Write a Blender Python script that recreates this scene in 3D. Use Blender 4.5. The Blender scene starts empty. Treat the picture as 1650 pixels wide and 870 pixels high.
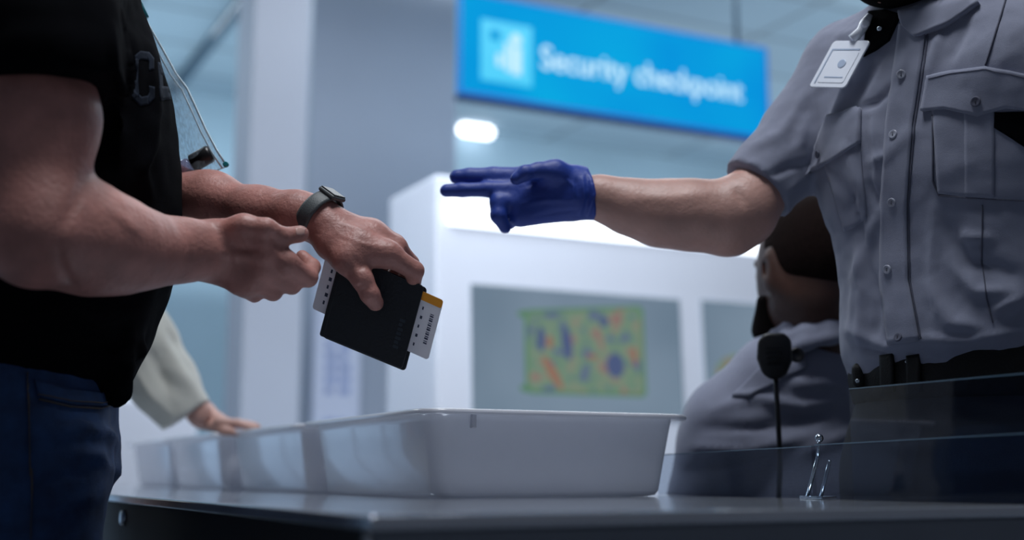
import bpy, bmesh, math, random
import numpy as np
from mathutils import Vector, Matrix, noise
from mathutils.bvhtree import BVHTree

random.seed(7)
S = bpy.context.scene
COL = S.collection
# ------------------------------------------------------------------ camera frame
FPX = 2000.0
YAW, PITCH = math.radians(-27), math.radians(9.37)
CAMZ = 0.895
C0 = np.array([0.0, 0.0, CAMZ])
hd = np.array([math.sin(-YAW), math.cos(-YAW), 0.0])           # heading, room grid = world axes
RT = np.array([hd[1], -hd[0], 0.0])
FW = hd * math.cos(PITCH) + np.array([0, 0, math.sin(PITCH)])
UP = np.cross(RT, FW)
def P(px, py, d):
    return C0 + d * (FW + (px - 825) / FPX * RT + (435 - py) / FPX * UP)
def Pz(px, d, z):                                                # point in the column px at depth d and height z
    # solve for py
    base = C0 + d * (FW + (px - 825) / FPX * RT)
    t = (z - base[2]) / UP[2]
    return base + t * UP
def pix(p):
    v = np.asarray(p) - C0
    d = v @ FW
    return 825 + FPX * (v @ RT) / d, 435 - FPX * (v @ UP) / d, d
def on_plane(px, py, p0, n):
    r = FW + (px - 825) / FPX * RT + (435 - py) / FPX * UP
    t = ((np.asarray(p0) - C0) @ np.asarray(n)) / (r @ np.asarray(n))
    return C0 + t * r
def V(a): return Vector([float(x) for x in a])
Xg, Yg, Zg = np.array([1., 0, 0]), np.array([0, 1., 0]), np.array([0, 0, 1.])

# ------------------------------------------------------------------ materials
def lin(h):
    h = h.lstrip('#'); o = []
    for i in (0, 2, 4):
        c = int(h[i:i+2], 16) / 255
        o.append(c / 12.92 if c <= .04045 else ((c + .055) / 1.055) ** 2.4)
    return (*o, 1)
def mat(name, col, rough=.5, metal=0, var=.08, scale=20, bump=0, bscale=200, coat=0, spec=.5, sss=0, sheen=0, detail=4, stretch=None):
    m = bpy.data.materials.new(name); m.use_nodes = True
    nt = m.node_tree; b = nt.nodes['Principled BSDF']
    c = lin(col) if isinstance(col, str) else col
    tc = nt.nodes.new('ShaderNodeTexCoord'); mp = nt.nodes.new('ShaderNodeMapping')
    nt.links.new(tc.outputs['Object'], mp.inputs['Vector'])
    if stretch: mp.inputs['Scale'].default_value = stretch
    n = nt.nodes.new('ShaderNodeTexNoise'); n.inputs['Scale'].default_value = scale; n.inputs['Detail'].default_value = detail
    nt.links.new(mp.outputs[0], n.inputs['Vector'])
    mr = nt.nodes.new('ShaderNodeMapRange')
    mr.inputs['From Min'].default_value = .3; mr.inputs['From Max'].default_value = .7
    mr.inputs['To Min'].default_value = 1 - var; mr.inputs['To Max'].default_value = 1 + var
    nt.links.new(n.outputs['Fac'], mr.inputs['Value'])
    vm = nt.nodes.new('ShaderNodeVectorMath'); vm.operation = 'SCALE'; vm.inputs[0].default_value = c[:3]
    nt.links.new(mr.outputs[0], vm.inputs['Scale']); nt.links.new(vm.outputs[0], b.inputs['Base Color'])
    b.inputs['Roughness'].default_value = rough; b.inputs['Metallic'].default_value = metal
    b.inputs['Coat Weight'].default_value = coat; b.inputs['Specular IOR Level'].default_value = spec
    b.inputs['Sheen Weight'].default_value = sheen
    if sss:
        b.inputs['Subsurface Weight'].default_value = sss; b.inputs['Subsurface Scale'].default_value = .006
        b.inputs['Subsurface Radius'].default_value = (1, .35, .2)
    if bump:
        n2 = nt.nodes.new('ShaderNodeTexNoise'); n2.inputs['Scale'].default_value = bscale; n2.inputs['Detail'].default_value = 3
        nt.links.new(mp.outputs[0], n2.inputs['Vector'])
        bp = nt.nodes.new('ShaderNodeBump'); bp.inputs['Strength'].default_value = bump; bp.inputs['Distance'].default_value = .002
        nt.links.new(n2.outputs['Fac'], bp.inputs['Height']); nt.links.new(bp.outputs[0], b.inputs['Normal'])
    return m
def emis(name, col, strength):
    m = bpy.data.materials.new(name); m.use_nodes = True
    b = m.node_tree.nodes['Principled BSDF']; c = lin(col)
    b.inputs['Base Color'].default_value = (c[0]*.1, c[1]*.1, c[2]*.1, 1); b.inputs['Emission Color'].default_value = c
    b.inputs['Emission Strength'].default_value = strength; b.inputs['Roughness'].default_value = .5
    return m
def glass(name, tint, fac=.06, rough=.02, alpha=0.0, acol='#405060'):
    """thin sheet: mostly transparent, fresnel reflection, optional milky part"""
    m = bpy.data.materials.new(name); m.use_nodes = True
    nt = m.node_tree; nt.nodes.clear()
    o = nt.nodes.new('ShaderNodeOutputMaterial'); t = nt.nodes.new('ShaderNodeBsdfTransparent'); t.inputs[0].default_value = lin(tint)
    g = nt.nodes.new('ShaderNodeBsdfGlossy'); g.inputs['Roughness'].default_value = rough
    g.inputs['Color'].default_value = (.9, .93, 1, 1)
    fr = nt.nodes.new('ShaderNodeFresnel'); fr.inputs[0].default_value = 1.45
    ad = nt.nodes.new('ShaderNodeMath'); ad.operation = 'ADD'; ad.inputs[1].default_value = fac; ad.use_clamp = True
    geo = nt.nodes.new('ShaderNodeNewGeometry'); inv = nt.nodes.new('ShaderNodeMath'); inv.operation = 'SUBTRACT'; inv.inputs[0].default_value = 1
    ml = nt.nodes.new('ShaderNodeMath'); ml.operation = 'MULTIPLY'
    nt.links.new(geo.outputs['Backfacing'], inv.inputs[1]); nt.links.new(fr.outputs[0], ad.inputs[0])
    nt.links.new(ad.outputs[0], ml.inputs[0]); nt.links.new(inv.outputs[0], ml.inputs[1])
    mx = nt.nodes.new('ShaderNodeMixShader'); nt.links.new(ml.outputs[0], mx.inputs[0])
    if alpha:
        df = nt.nodes.new('ShaderNodeBsdfDiffuse'); df.inputs[0].default_value = lin(acol)
        m2 = nt.nodes.new('ShaderNodeMixShader')
        nz = nt.nodes.new('ShaderNodeTexNoise'); nz.inputs['Scale'].default_value = 30; nz.inputs['Detail'].default_value = 5
        mr = nt.nodes.new('ShaderNodeMapRange'); mr.inputs['From Min'].default_value = .35; mr.inputs['From Max'].default_value = .7
        mr.inputs['To Min'].default_value = alpha * .5; mr.inputs['To Max'].default_value = alpha * 1.6
        nt.links.new(nz.outputs[0], mr.inputs[0]); nt.links.new(mr.outputs[0], m2.inputs[0])
        nt.links.new(t.outputs[0], m2.inputs[1]); nt.links.new(df.outputs[0], m2.inputs[2])
        nt.links.new(m2.outputs[0], mx.inputs[1])
    else:
        nt.links.new(t.outputs[0], mx.inputs[1])
    nt.links.new(g.outputs[0], mx.inputs[2]); nt.links.new(mx.outputs[0], o.inputs[0])
    return m

M = {}
M['skin'] = mat('skin_ruddy', '#a8756d', .5, var=.2, scale=28, bump=.5, bscale=170, sss=.08)
M['skin_fair'] = mat('skin_tan', '#b18a80', .5, var=.12, scale=25, bump=.35, bscale=170, sss=.12)
M['skin_brown'] = mat('skin_brown', '#42281f', .5, var=.12, scale=25, bump=.3, bscale=170, sss=.08)
M['eye_white'] = mat('eye_white', '#d9d6d2', .2, var=.02)
M['iris'] = mat('iris_brown', '#2c1a12', .2)
M['nail'] = mat('nail', '#c09a92', .3, var=.04)
M['black_cotton'] = mat('black_cotton', '#0a0b0f', .95, var=.1, scale=60, bump=.4, bscale=900, spec=.03)
M['print_grey'] = mat('print_grey', '#222833', .8, var=.25, scale=90, spec=.05)
M['denim'] = mat('denim', '#1b3a66', .85, var=.35, scale=40, bump=.7, bscale=900)
M['thread'] = mat('thread', '#4a4442', .9)
M['black_leather'] = mat('black_leather', '#08090b', .6, spec=.25, var=.1, bump=.4, bscale=400)
M['shirt'] = mat('shirt_twill', '#787d91', .85, var=.05, scale=30, bump=.35, bscale=1500, sheen=.15)
M['shirt_seam'] = mat('shirt_seam', '#4a4d5e', .85)
M['button'] = mat('button_grey', '#8f93a2', .25, var=.05)
M['button_dark'] = mat('button_hole', '#2c2e3a', .5)
M['trousers'] = mat('trousers_navy', '#161a24', .85, var=.1, bump=.3, bscale=900)
M['glove'] = mat('nitrile_blue', '#1b3a92', .55, var=.1, scale=15, bump=.35, bscale=120, sss=0)
M['badge'] = mat('badge_plastic', '#e4eaf6', .25, var=.03, coat=.3)
M['badge_grey'] = mat('badge_ink', '#a3b2ca', .4)
M['hair'] = mat('hair_black', '#0d0a0a', .9, spec=.08, var=.3, scale=200, bump=.8, bscale=900)
M['hair_short'] = mat('hair_cropped', '#1c1413', .95, spec=.05, var=.3, scale=200, bump=.8, bscale=900)
M['knit'] = mat('knit_cream', '#bcbdb6', .95, var=.05, bump=.6, bscale=260, sheen=.3)
M['tray'] = mat('tray_plastic', '#d9dbe4', .22, var=.02, coat=.8)
def translucent(m, fac):
    nt = m.node_tree; b = nt.nodes['Principled BSDF']; o = nt.nodes['Material Output']
    t = nt.nodes.new('ShaderNodeBsdfTranslucent'); t.inputs[0].default_value = (.72, .75, .82, 1)
    ad = nt.nodes.new('ShaderNodeMixShader'); ad.inputs[0].default_value = fac
    nt.links.new(b.outputs[0], ad.inputs[1]); nt.links.new(t.outputs[0], ad.inputs[2]); nt.links.new(ad.outputs[0], o.inputs[0])
translucent(M['tray'], .3)
M['steel'] = mat('table_steel', '#b4bac4', .11, metal=.75, var=.06, scale=6, bump=.05, bscale=60, stretch=(1, 12, 1))
M['fascia'] = mat('table_fascia', '#6b727d', .42, metal=.3, var=.06, scale=8)
M['dark_metal'] = mat('dark_metal', '#0a0d15', .6, metal=0, spec=.3, var=.1)
M['chrome'] = mat('chrome', '#b9c4cf', .15, metal=1, var=.02)
M['black_plastic'] = mat('black_plastic', '#0c0d12', .4, var=.1)
M['watch_band'] = mat('watch_band', '#4a5053', .55, var=.08, bump=.2, bscale=500)
M['watch_glass'] = mat('watch_glass', '#101318', .35, spec=.3)
M['leather'] = mat('wallet_leather', '#0f151e', .42, var=.12, scale=30, bump=.35, bscale=260)
M['emboss'] = mat('wallet_emboss', '#28303c', .4)
M['paper'] = mat('ticket_paper', '#eeecf4', .7, var=.03)
M['orange'] = mat('ticket_orange', '#ea9a28', .6, var=.04)
M['ink'] = mat('ticket_ink', '#2b3350', .6)
M['white_panel'] = mat('white_panel', '#d8deec', .45, var=.02, scale=2)
M['pillar'] = mat('pillar_paint', '#b7bdcb', .6, var=.02, scale=2)
M['slab'] = mat('slab_paint', '#a0a9b8', .65, var=.03, scale=1.5)
M['wall'] = mat('wall_teal', '#97b0c0', .8, var=.08, scale=.8)
M['floor'] = mat('floor_vinyl', '#7b838e', .18, var=.08, scale=3)
M['poster'] = mat('poster_paper', '#c6cde0', .5, var=.02)
M['poster_ink'] = mat('poster_ink', '#8d9cc4', .6)
M['rail'] = mat('ceiling_rail', '#33485a', .5)
M['teal_plastic'] = mat('teal_plastic', '#1f7c86', .35)
M['bag_edge'] = mat('bag_seal', '#c7dbe6', .2, var=.1)
M['glass_bag'] = glass('clear_bag', '#f6f9fc', .10, .16, .22, '#c5d8e2')
M['glass_guard'] = glass('glass_guard', '#e9eef4', .03, .03, .06, '#27344a')
M['glass_edge'] = mat('glass_edge', '#5c7486', .15, coat=1)
M['bottle'] = glass('bottle_plastic', '#e6d8e4', .08, .1, .3, '#b9a7b8')
M['lamp'] = emis('lamp_diffuser', '#f4f8ff', 5)
M['strip'] = emis('strip_light', '#eef6ff', 2.6)
M['added_panel_glow'] = emis('added_glow_panel_blue', '#a9cdf2', 1.6)
M['sign_text'] = emis('sign_lettering', '#bfe6fa', .95)

def sign_mat():
    m = bpy.data.materials.new('sign_blue'); m.use_nodes = True
    nt = m.node_tree; b = nt.nodes['Principled BSDF']
    tc = nt.nodes.new('ShaderNodeTexCoord'); n = nt.nodes.new('ShaderNodeTexNoise'); n.inputs['Scale'].default_value = 1.2
    r = nt.nodes.new('ShaderNodeValToRGB'); r.color_ramp.elements[0].position = .3; r.color_ramp.elements[1].position = .7
    r.color_ramp.elements[0].color = lin('#0890de'); r.color_ramp.elements[1].color = lin('#0caee6')
    nt.links.new(tc.outputs['Object'], n.inputs[0]); nt.links.new(n.outputs[0], r.inputs[0])
    nt.links.new(r.outputs[0], b.inputs['Emission Color']); b.inputs['Emission Strength'].default_value = .95
    b.inputs['Base Color'].default_value = (0, .003, .01, 1); b.inputs['Specular IOR Level'].default_value = 0
    return m
M['sign'] = sign_mat()
M['sign_frame'] = emis('sign_side', '#0a6cd2', .8)
M['sign_base'] = mat('sign_base', '#0d2f5c', .5)
M['sign_icon'] = emis('sign_icon_square', '#3cc8f2', .92)

def screen_mat():
    m = bpy.data.materials.new('screen_background'); m.use_nodes = True
    nt = m.node_tree; b = nt.nodes['Principled BSDF']
    tc = nt.nodes.new('ShaderNodeTexCoord'); n = nt.nodes.new('ShaderNodeTexNoise'); n.inputs['Scale'].default_value = 1.6
    r = nt.nodes.new('ShaderNodeValToRGB'); r.color_ramp.elements[0].position = .3; r.color_ramp.elements[1].position = .7
    r.color_ramp.elements[0].color = lin('#667c90'); r.color_ramp.elements[1].color = lin('#8397ab')
    nt.links.new(tc.outputs['Object'], n.inputs[0]); nt.links.new(n.outputs[0], r.inputs[0])
    nt.links.new(r.outputs[0], b.inputs['Emission Color']); b.inputs['Emission Strength'].default_value = .82
    b.inputs['Base Color'].default_value = (.02, .02, .02, 1); b.inputs['Roughness'].default_value = .3
    return m
M['screen'] = screen_mat()
def xray_mat():
    m = bpy.data.materials.new('x_ray_picture'); m.use_nodes = True
    nt = m.node_tree; b = nt.nodes['Principled BSDF']
    tc = nt.nodes.new('ShaderNodeTexCoord')
    n = nt.nodes.new('ShaderNodeTexNoise'); n.inputs['Scale'].default_value = 15; n.inputs['Detail'].default_value = 3
    r = nt.nodes.new('ShaderNodeValToRGB'); cr = r.color_ramp
    pts = [(.0, '#4a587e'), (.37, '#566586'), (.43, '#66846f'), (.52, '#6c8873'), (.58, '#7f8472'), (.65, '#886c66')]
    cr.elements[0].position = 0; cr.elements[0].color = lin(pts[0][1]); cr.elements[1].position = pts[-1][0]; cr.elements[1].color = lin(pts[-1][1])
    for p_, c_ in pts[1:-1]:
        e = cr.elements.new(p_); e.color = lin(c_)
    nt.links.new(tc.outputs['Object'], n.inputs[0]); nt.links.new(n.outputs[0], r.inputs[0])
    nt.links.new(r.outputs[0], b.inputs['Emission Color']); b.inputs['Emission Strength'].default_value = .85
    b.inputs['Base Color'].default_value = (.02, .02, .02, 1)
    return m
M['xray'] = xray_mat()
M['xray_edge'] = emis('x_ray_outline', '#5c8566', .75)
M['xray_blue'] = emis('x_ray_blue', '#4c5a80', .8)
M['xray_red'] = emis('x_ray_red', '#96705f', .75)
def ceiling_mat():
    m = mat('ceiling_tiles', '#7f94a3', .75, var=.1, scale=.5)
    nt = m.node_tree; b = nt.nodes['Principled BSDF']
    tc = nt.nodes.new('ShaderNodeTexCoord'); br = nt.nodes.new('ShaderNodeTexBrick'); br.offset = 0
    br.inputs['Scale'].default_value = 1; br.inputs['Brick Width'].default_value = 1.2; br.inputs['Row Height'].default_value = .6
    br.inputs['Mortar Size'].default_value = .018; br.inputs['Mortar'].default_value = (.45, .45, .45, 1)
    br.inputs['Color1'].default_value = (1, 1, 1, 1); br.inputs['Color2'].default_value = (.82, .85, .88, 1)
    mx = nt.nodes.new('ShaderNodeMix'); mx.data_type = 'RGBA'; mx.blend_type = 'MULTIPLY'; mx.inputs[0].default_value = 1
    src = b.inputs['Base Color'].links[0].from_socket
    nt.links.new(tc.outputs['Object'], br.inputs['Vector'])
    nt.links.new(src, mx.inputs[6]); nt.links.new(br.outputs['Color'], mx.inputs[7]); nt.links.new(mx.outputs[2], b.inputs['Base Color'])
    return m
M['ceiling'] = ceiling_mat()

# ------------------------------------------------------------------ object helpers
def link(name, me, m=None, parent=None, smooth=True):
    o = bpy.data.objects.new(name, me); COL.objects.link(o)
    if m is not None:
        for mm in (m if isinstance(m, list) else [m]): me.materials.append(mm)
    if smooth:
        me.polygons.foreach_set('use_smooth', [True] * len(me.polygons))
    if parent is not None: o.parent = parent
    return o
def raw(name, v, f, m=None, parent=None, smooth=True):
    me = bpy.data.meshes.new(name); me.from_pydata([tuple(map(float, x)) for x in v], [], f); me.update()
    return link(name, me, m, parent, smooth)
def from_bm(name, bm, m=None, parent=None, smooth=False):
    me = bpy.data.meshes.new(name); bmesh.ops.recalc_face_normals(bm, faces=bm.faces[:]); bm.to_mesh(me); bm.free()
    return link(name, me, m, parent, smooth)
def tag(o, label=None, cat=None, group=None, kind=None):
    if label: o['label'] = label
    if cat: o['category'] = cat
    if group: o['group'] = group
    if kind: o['kind'] = kind
    return o
def empty(name, label, cat, group=None, loc=None):
    o = bpy.data.objects.new(name, None); COL.objects.link(o); o.empty_display_size = .05
    return tag(o, label, cat, group)
def box8(bm, c8):
    vs = [bm.verts.new(V(c)) for c in c8]
    for f in ((0, 1, 2, 3), (7, 6, 5, 4), (0, 4, 5, 1), (1, 5, 6, 2), (2, 6, 7, 3), (3, 7, 4, 0)):
        bm.faces.new([vs[i] for i in f])
def box(bm, lo, hi):
    x0, y0, z0 = lo; x1, y1, z1 = hi
    box8(bm, [(x0, y0, z0), (x1, y0, z0), (x1, y1, z0), (x0, y1, z0), (x0, y0, z1), (x1, y0, z1), (x1, y1, z1), (x0, y1, z1)])
def bevel(o, w, seg=2):
    md = o.modifiers.new('bevel', 'BEVEL'); md.width = w; md.segments = seg; md.limit_method = 'ANGLE'
    return o
def slab(name, quad, n, th, m, parent=None, bev=0):
    """solid plate: quad (4 points) pushed by th along n"""
    bm = bmesh.new(); n = np.asarray(n) * th
    box8(bm, [*quad, *[np.asarray(q) + n for q in quad]])
    o = from_bm(name, bm, m, parent)
    if bev: bevel(o, bev)
    return o
def tube(name, pts, r, m, parent=None, seg=10, closed=False):
    pts = [np.asarray(p, float) for p in pts]; n = len(pts)
    rs = r if hasattr(r, '__len__') else [r] * n
    v, f = [], []
    ref = np.array([.31, .17, .93])
    for i, p in enumerate(pts):
        a = pts[(i - 1) % n] if (closed or i) else p; b = pts[(i + 1) % n] if (closed or i < n - 1) else p
        t = b - a; t /= np.linalg.norm(t)
        u = np.cross(t, ref); u /= np.linalg.norm(u); w = np.cross(t, u)
        for k in range(seg):
            an = 2 * math.pi * k / seg
            v.append(p + rs[i] * (math.cos(an) * u + math.sin(an) * w))
    for i in range(n if closed else n - 1):
        for k in range(seg):
            a, b = i * seg + k, i * seg + (k + 1) % seg
            c, d = ((i + 1) % n) * seg + (k + 1) % seg, ((i + 1) % n) * seg + k
            f.append((a, b, c, d))
    if not closed:
        f.append(tuple(range(seg))[::-1]); f.append(tuple((n - 1) * seg + k for k in range(seg)))
    return raw(name, v, f, m, parent)

# ------------------------------------------------------------------ signed distance modelling
def unit(v):
    v = np.asarray(v, float); return v / np.linalg.norm(v)
class Field:
    def __init__(s): s.ops = []
    def cap(s, a, b, ra, rb, k=.012, flat=None, sub=False):
        s.ops.append(('cap', np.asarray(a, float), np.asarray(b, float), ra, rb, k, flat, sub)); return s
    def ell(s, c, axes, rad, k=.012, sub=False):
        s.ops.append(('ell', np.asarray(c, float), np.array([unit(x) for x in axes]), np.asarray(rad, float), k, sub)); return s
    def loft(s, st, lat, fac, k=.02, p=2.3):
        """st: rows z, cx, cy, a(lateral), b(depth)"""
        s.ops.append(('loft', np.array(st, float), unit(lat), unit(fac), k, p)); return s
    def cut(s, a, n, r, L=.12):
        """cut away a flat-ended cylinder starting at a, going along n"""
        s.ops.append(('cut', np.asarray(a, float), unit(n), r, L)); return s
    def chain(s, pts, k=.012, flat=None):
        """pts: (px,py,depth,radius px)"""
        for a, b in zip(pts[:-1], pts[1:]):
            s.cap(P(*a[:3]), P(*b[:3]), a[3] * a[2] / FPX, b[3] * b[2] / FPX, k, flat)
        return s
    def bounds(s):
        lo, hi = np.full(3, 1e9), np.full(3, -1e9)
        for o in s.ops:
            l, h = s.ob(o)
            if o[0] == 'cut' or (o[0] != 'loft' and o[-1]): continue
            lo = np.minimum(lo, l); hi = np.maximum(hi, h)
        return lo - .01, hi + .01
    def ob(s, o):
        if o[0] == 'cap':
            m = max(o[3], o[4]); return np.minimum(o[1], o[2]) - m, np.maximum(o[1], o[2]) + m
        if o[0] == 'ell':
            m = max(o[3]); return o[1] - m, o[1] + m
        if o[0] == 'cut':
            m = o[3] + o[4]; return o[1] - m, o[1] + m
        st = o[1]; m = max(st[:, 3].max(), st[:, 4].max())
        return (np.array([st[:, 1].min() - m, st[:, 2].min() - m, st[:, 0].min()]),
                np.array([st[:, 1].max() + m, st[:, 2].max() + m, st[:, 0].max()]))
    def mesh(s, h, clip=None):
        lo, hi = s.bounds()
        if clip:
            lo = np.maximum(lo, clip[0]); hi = np.minimum(hi, clip[1])
        n = np.ceil((hi - lo) / h).astype(int) + 2
        f = np.full(n, 1e3, np.float32)
        ax = [lo[i] + h * np.arange(n[i]) for i in range(3)]
        for o in s.ops:
            k = .002 if o[0] == 'cut' else (o[4] if o[0] in ('ell', 'loft') else o[5])
            l, u = s.ob(o); m = 3 * k + 2 * h
            i0 = np.clip(np.floor((l - m - lo) / h).astype(int), 0, n); i1 = np.clip(np.ceil((u + m - lo) / h).astype(int) + 1, 0, n)
            if (i1 <= i0).any(): continue
            X, Y, Z = np.meshgrid(*[ax[i][i0[i]:i1[i]] for i in range(3)], indexing='ij')
            if o[0] == 'cut':
                _, a, nn, r_, L_ = o; k = .0025; sub = True
                ax_ = (X - a[0]) * nn[0] + (Y - a[1]) * nn[1] + (Z - a[2]) * nn[2]
                rd = np.sqrt(np.maximum((X - a[0])**2 + (Y - a[1])**2 + (Z - a[2])**2 - ax_**2, 0))
                g = np.maximum(np.maximum(-ax_, ax_ - L_), rd - r_)
            elif o[0] == 'cap':
                _, a, b, ra, rb, k, flat, sub = o
                ab = b - a; L = max(ab @ ab, 1e-12)
                qx, qy, qz = X - a[0], Y - a[1], Z - a[2]
                t = np.clip((qx * ab[0] + qy * ab[1] + qz * ab[2]) / L, 0, 1)
                qx = qx - t * ab[0]; qy = qy - t * ab[1]; qz = qz - t * ab[2]
                if flat is not None:
                    nn, sc = unit(flat[0]), flat[1]
                    d_ = (qx * nn[0] + qy * nn[1] + qz * nn[2]) * (sc - 1)
                    qx = qx + d_ * nn[0]; qy = qy + d_ * nn[1]; qz = qz + d_ * nn[2]
                g = np.sqrt(qx * qx + qy * qy + qz * qz) - (ra + t * (rb - ra))
            elif o[0] == 'ell':
                _, c, A, r, k, sub = o
                q = 0
                for i in range(3):
                    w = ((X - c[0]) * A[i, 0] + (Y - c[1]) * A[i, 1] + (Z - c[2]) * A[i, 2]) / r[i]
                    q = q + w * w
                g = (np.sqrt(q) - 1) * min(r)
            else:
                _, st, lat, fac, k, p = o; sub = False
                zz = Z[0, 0, :]
                st = st[np.argsort(st[:, 0])]
                def ip(j):
                    z_, y_ = st[:, 0], st[:, j]
                    sl = np.gradient(y_, z_)
                    i = np.clip(np.searchsorted(z_, zz) - 1, 0, len(z_) - 2)
                    hh = z_[i + 1] - z_[i]; t = np.clip((zz - z_[i]) / hh, 0, 1)
                    return ((2*t**3-3*t**2+1)*y_[i] + (t**3-2*t**2+t)*hh*sl[i] + (-2*t**3+3*t**2)*y_[i+1] + (t**3-t**2)*hh*sl[i+1])
                cx, cy, a, b = ip(1), ip(2), ip(3), ip(4)
                dx, dy = X - cx, Y - cy
                u_ = np.abs((dx * lat[0] + dy * lat[1]) / a); v_ = np.abs((dx * fac[0] + dy * fac[1]) / b)
                g = ((u_ ** p + v_ ** p) ** (1 / p) - 1) * np.minimum(a, b)
                g = np.maximum(g, np.maximum(st[0, 0] - Z, Z - st[-1, 0]))
            sl_ = tuple(slice(i0[i], i1[i]) for i in range(3))
            F = f[sl_]
            if sub:
                hh = np.maximum(k - np.abs(F + g), 0) / k
                f[sl_] = np.maximum(F, -g) + hh * hh * k * .25
            else:
                hh = np.maximum(k - np.abs(F - g), 0) / k
                f[sl_] = np.minimum(F, g) - hh * hh * k * .25
        for i in range(3):                                           # close at the grid border
            sl = [slice(None)] * 3
            for e in (0, -1):
                sl[i] = e; f[tuple(sl)] = np.maximum(f[tuple(sl)], h * .5)
        return nets(f, lo, h)
def nets(f, lo, h):
    ins = f < 0
    nx, ny, nz = f.shape
    acc = np.zeros((nx-1, ny-1, nz-1, 3), np.float32); cnt = np.zeros((nx-1, ny-1, nz-1), np.float32)
    def sl(d): return tuple(slice(d[i], f.shape[i] - 1 + d[i]) for i in range(3))
    for axis in range(3):
        for a in (0, 1):
            for b in (0, 1):
                d0 = [0, 0, 0]; o = [i for i in range(3) if i != axis]
                d0[o[0]] = a; d0[o[1]] = b; d1 = list(d0); d1[axis] = 1
                A, B = f[sl(d0)], f[sl(d1)]
                m = (A < 0) != (B < 0)
                t = np.where(m, A / np.where(m, A - B, 1), 0)
                for i in range(3):
                    acc[..., i] += np.where(m, (d0[i] if i != axis else t), 0)
                cnt += m
    act = cnt > 0
    idx = np.full(act.shape, -1, np.int64); idx[act] = np.arange(act.sum())
    ijk = np.argwhere(act)
    v = (ijk + acc[act] / cnt[act][:, None]) * h + lo
    faces = []
    for axis in range(3):
        o = [i for i in range(3) if i != axis]
        s0 = [slice(1, -1)] * 3; s0[axis] = slice(0, -1); s1 = list(s0); s1[axis] = slice(1, None)
        A, B = ins[tuple(s0)], ins[tuple(s1)]
        for flip, m in ((False, A & ~B), (True, ~A & B)):
            q = np.argwhere(m)
            for i in o: q[:, i] += 1
            if not len(q): continue
            def g(da, db):
                r = q.copy(); r[:, o[0]] -= da; r[:, o[1]] -= db
                return idx[r[:, 0], r[:, 1], r[:, 2]]
            quad = np.stack([g(1, 1), g(0, 1), g(0, 0), g(1, 0)], 1)
            if flip ^ (axis == 1): quad = quad[:, ::-1]
            faces.append(quad)
    return v, np.concatenate(faces)
def vproj(v):
    w = v - C0; d = w @ FW
    return 825 + FPX * (w @ RT) / d, 435 - FPX * (w @ UP) / d, d
def vnormals(v, f):
    n = np.zeros_like(v); a = np.cross(v[f[:, 2]] - v[f[:, 0]], v[f[:, 3]] - v[f[:, 1]])
    for i in range(4): np.add.at(n, f[:, i], a)
    return n / np.maximum(np.linalg.norm(n, axis=1), 1e-12)[:, None]
def relax(v, f, it=2, lam=.5):
    for _ in range(it):
        acc = np.zeros_like(v); c = np.zeros(len(v))
        for i in range(4):
            j = (i + 1) % 4
            np.add.at(acc, f[:, i], v[f[:, j]]); np.add.at(c, f[:, i], 1)
            np.add.at(acc, f[:, j], v[f[:, i]]); np.add.at(c, f[:, j], 1)
        v = v + lam * (acc / np.maximum(c, 1)[:, None] - v)
    return v
def folds(v, f, lines, toward=True):
    """lines: (polyline of px points, half width px, height m): real ridges / creases pushed along the normal"""
    n = vnormals(v, f); x, y, d = vproj(v)
    amt = np.zeros(len(v)); facing = ((C0 - v) * n).sum(1) > 0
    for pts, w, amp in lines:
        best = np.full(len(v), 1e9); tt = np.zeros(len(v))
        L = len(pts) - 1
        for i in range(L):
            ax_, ay_ = pts[i]; bx_, by_ = pts[i + 1]
            dx, dy = bx_ - ax_, by_ - ay_
            t = np.clip(((x - ax_) * dx + (y - ay_) * dy) / (dx * dx + dy * dy), 0, 1)
            q = np.hypot(x - ax_ - t * dx, y - ay_ - t * dy)
            m = q < best; best = np.where(m, q, best); tt = np.where(m, (i + t) / L, tt)
        amt += amp * np.exp(-(best / w) ** 2) * np.sin(np.pi * np.clip(tt * .9 + .05, 0, 1)) ** .6
    return v + n * (amt * facing)[:, None]
def rough_cloth(v, f, amp, sc, seed=0):
    n = vnormals(v, f)
    out = v.copy()
    for i in range(len(v)):
        p = Vector((v[i] * sc + seed).tolist())
        out[i] += n[i] * amp * (noise.noise(p) + .5 * noise.noise(p * 2.1))
    return out
def sdf_obj(name, parts, m, parent):
    """parts: list of (v, f) joined in one mesh"""
    vs, fs, o = [], [], 0
    for v, f in parts:
        vs.append(v); fs.append(f + o); o += len(v)
    v = np.concatenate(vs); f = np.concatenate(fs)
    me = bpy.data.meshes.new(name)
    me.vertices.add(len(v)); me.vertices.foreach_set('co', v.astype(np.float32).ravel())
    me.loops.add(len(f) * 4); me.loops.foreach_set('vertex_index', f.astype(np.int32).ravel())
    me.polygons.add(len(f)); me.polygons.foreach_set('loop_start', np.arange(0, len(f) * 4, 4, dtype=np.int32))
    me.update(calc_edges=True); me.validate()
    return link(name, me, m, parent)
def bvh(o):
    me = o.data
    return BVHTree.FromPolygons([v.co.copy() for v in me.vertices], [tuple(p.vertices) for p in me.polygons])
def hit(tree, px, py):
    r = V(FW + (px - 825) / FPX * RT + (435 - py) / FPX * UP).normalized()
    h = tree.ray_cast(V(C0), r)
    return h[0], h[1]
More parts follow.
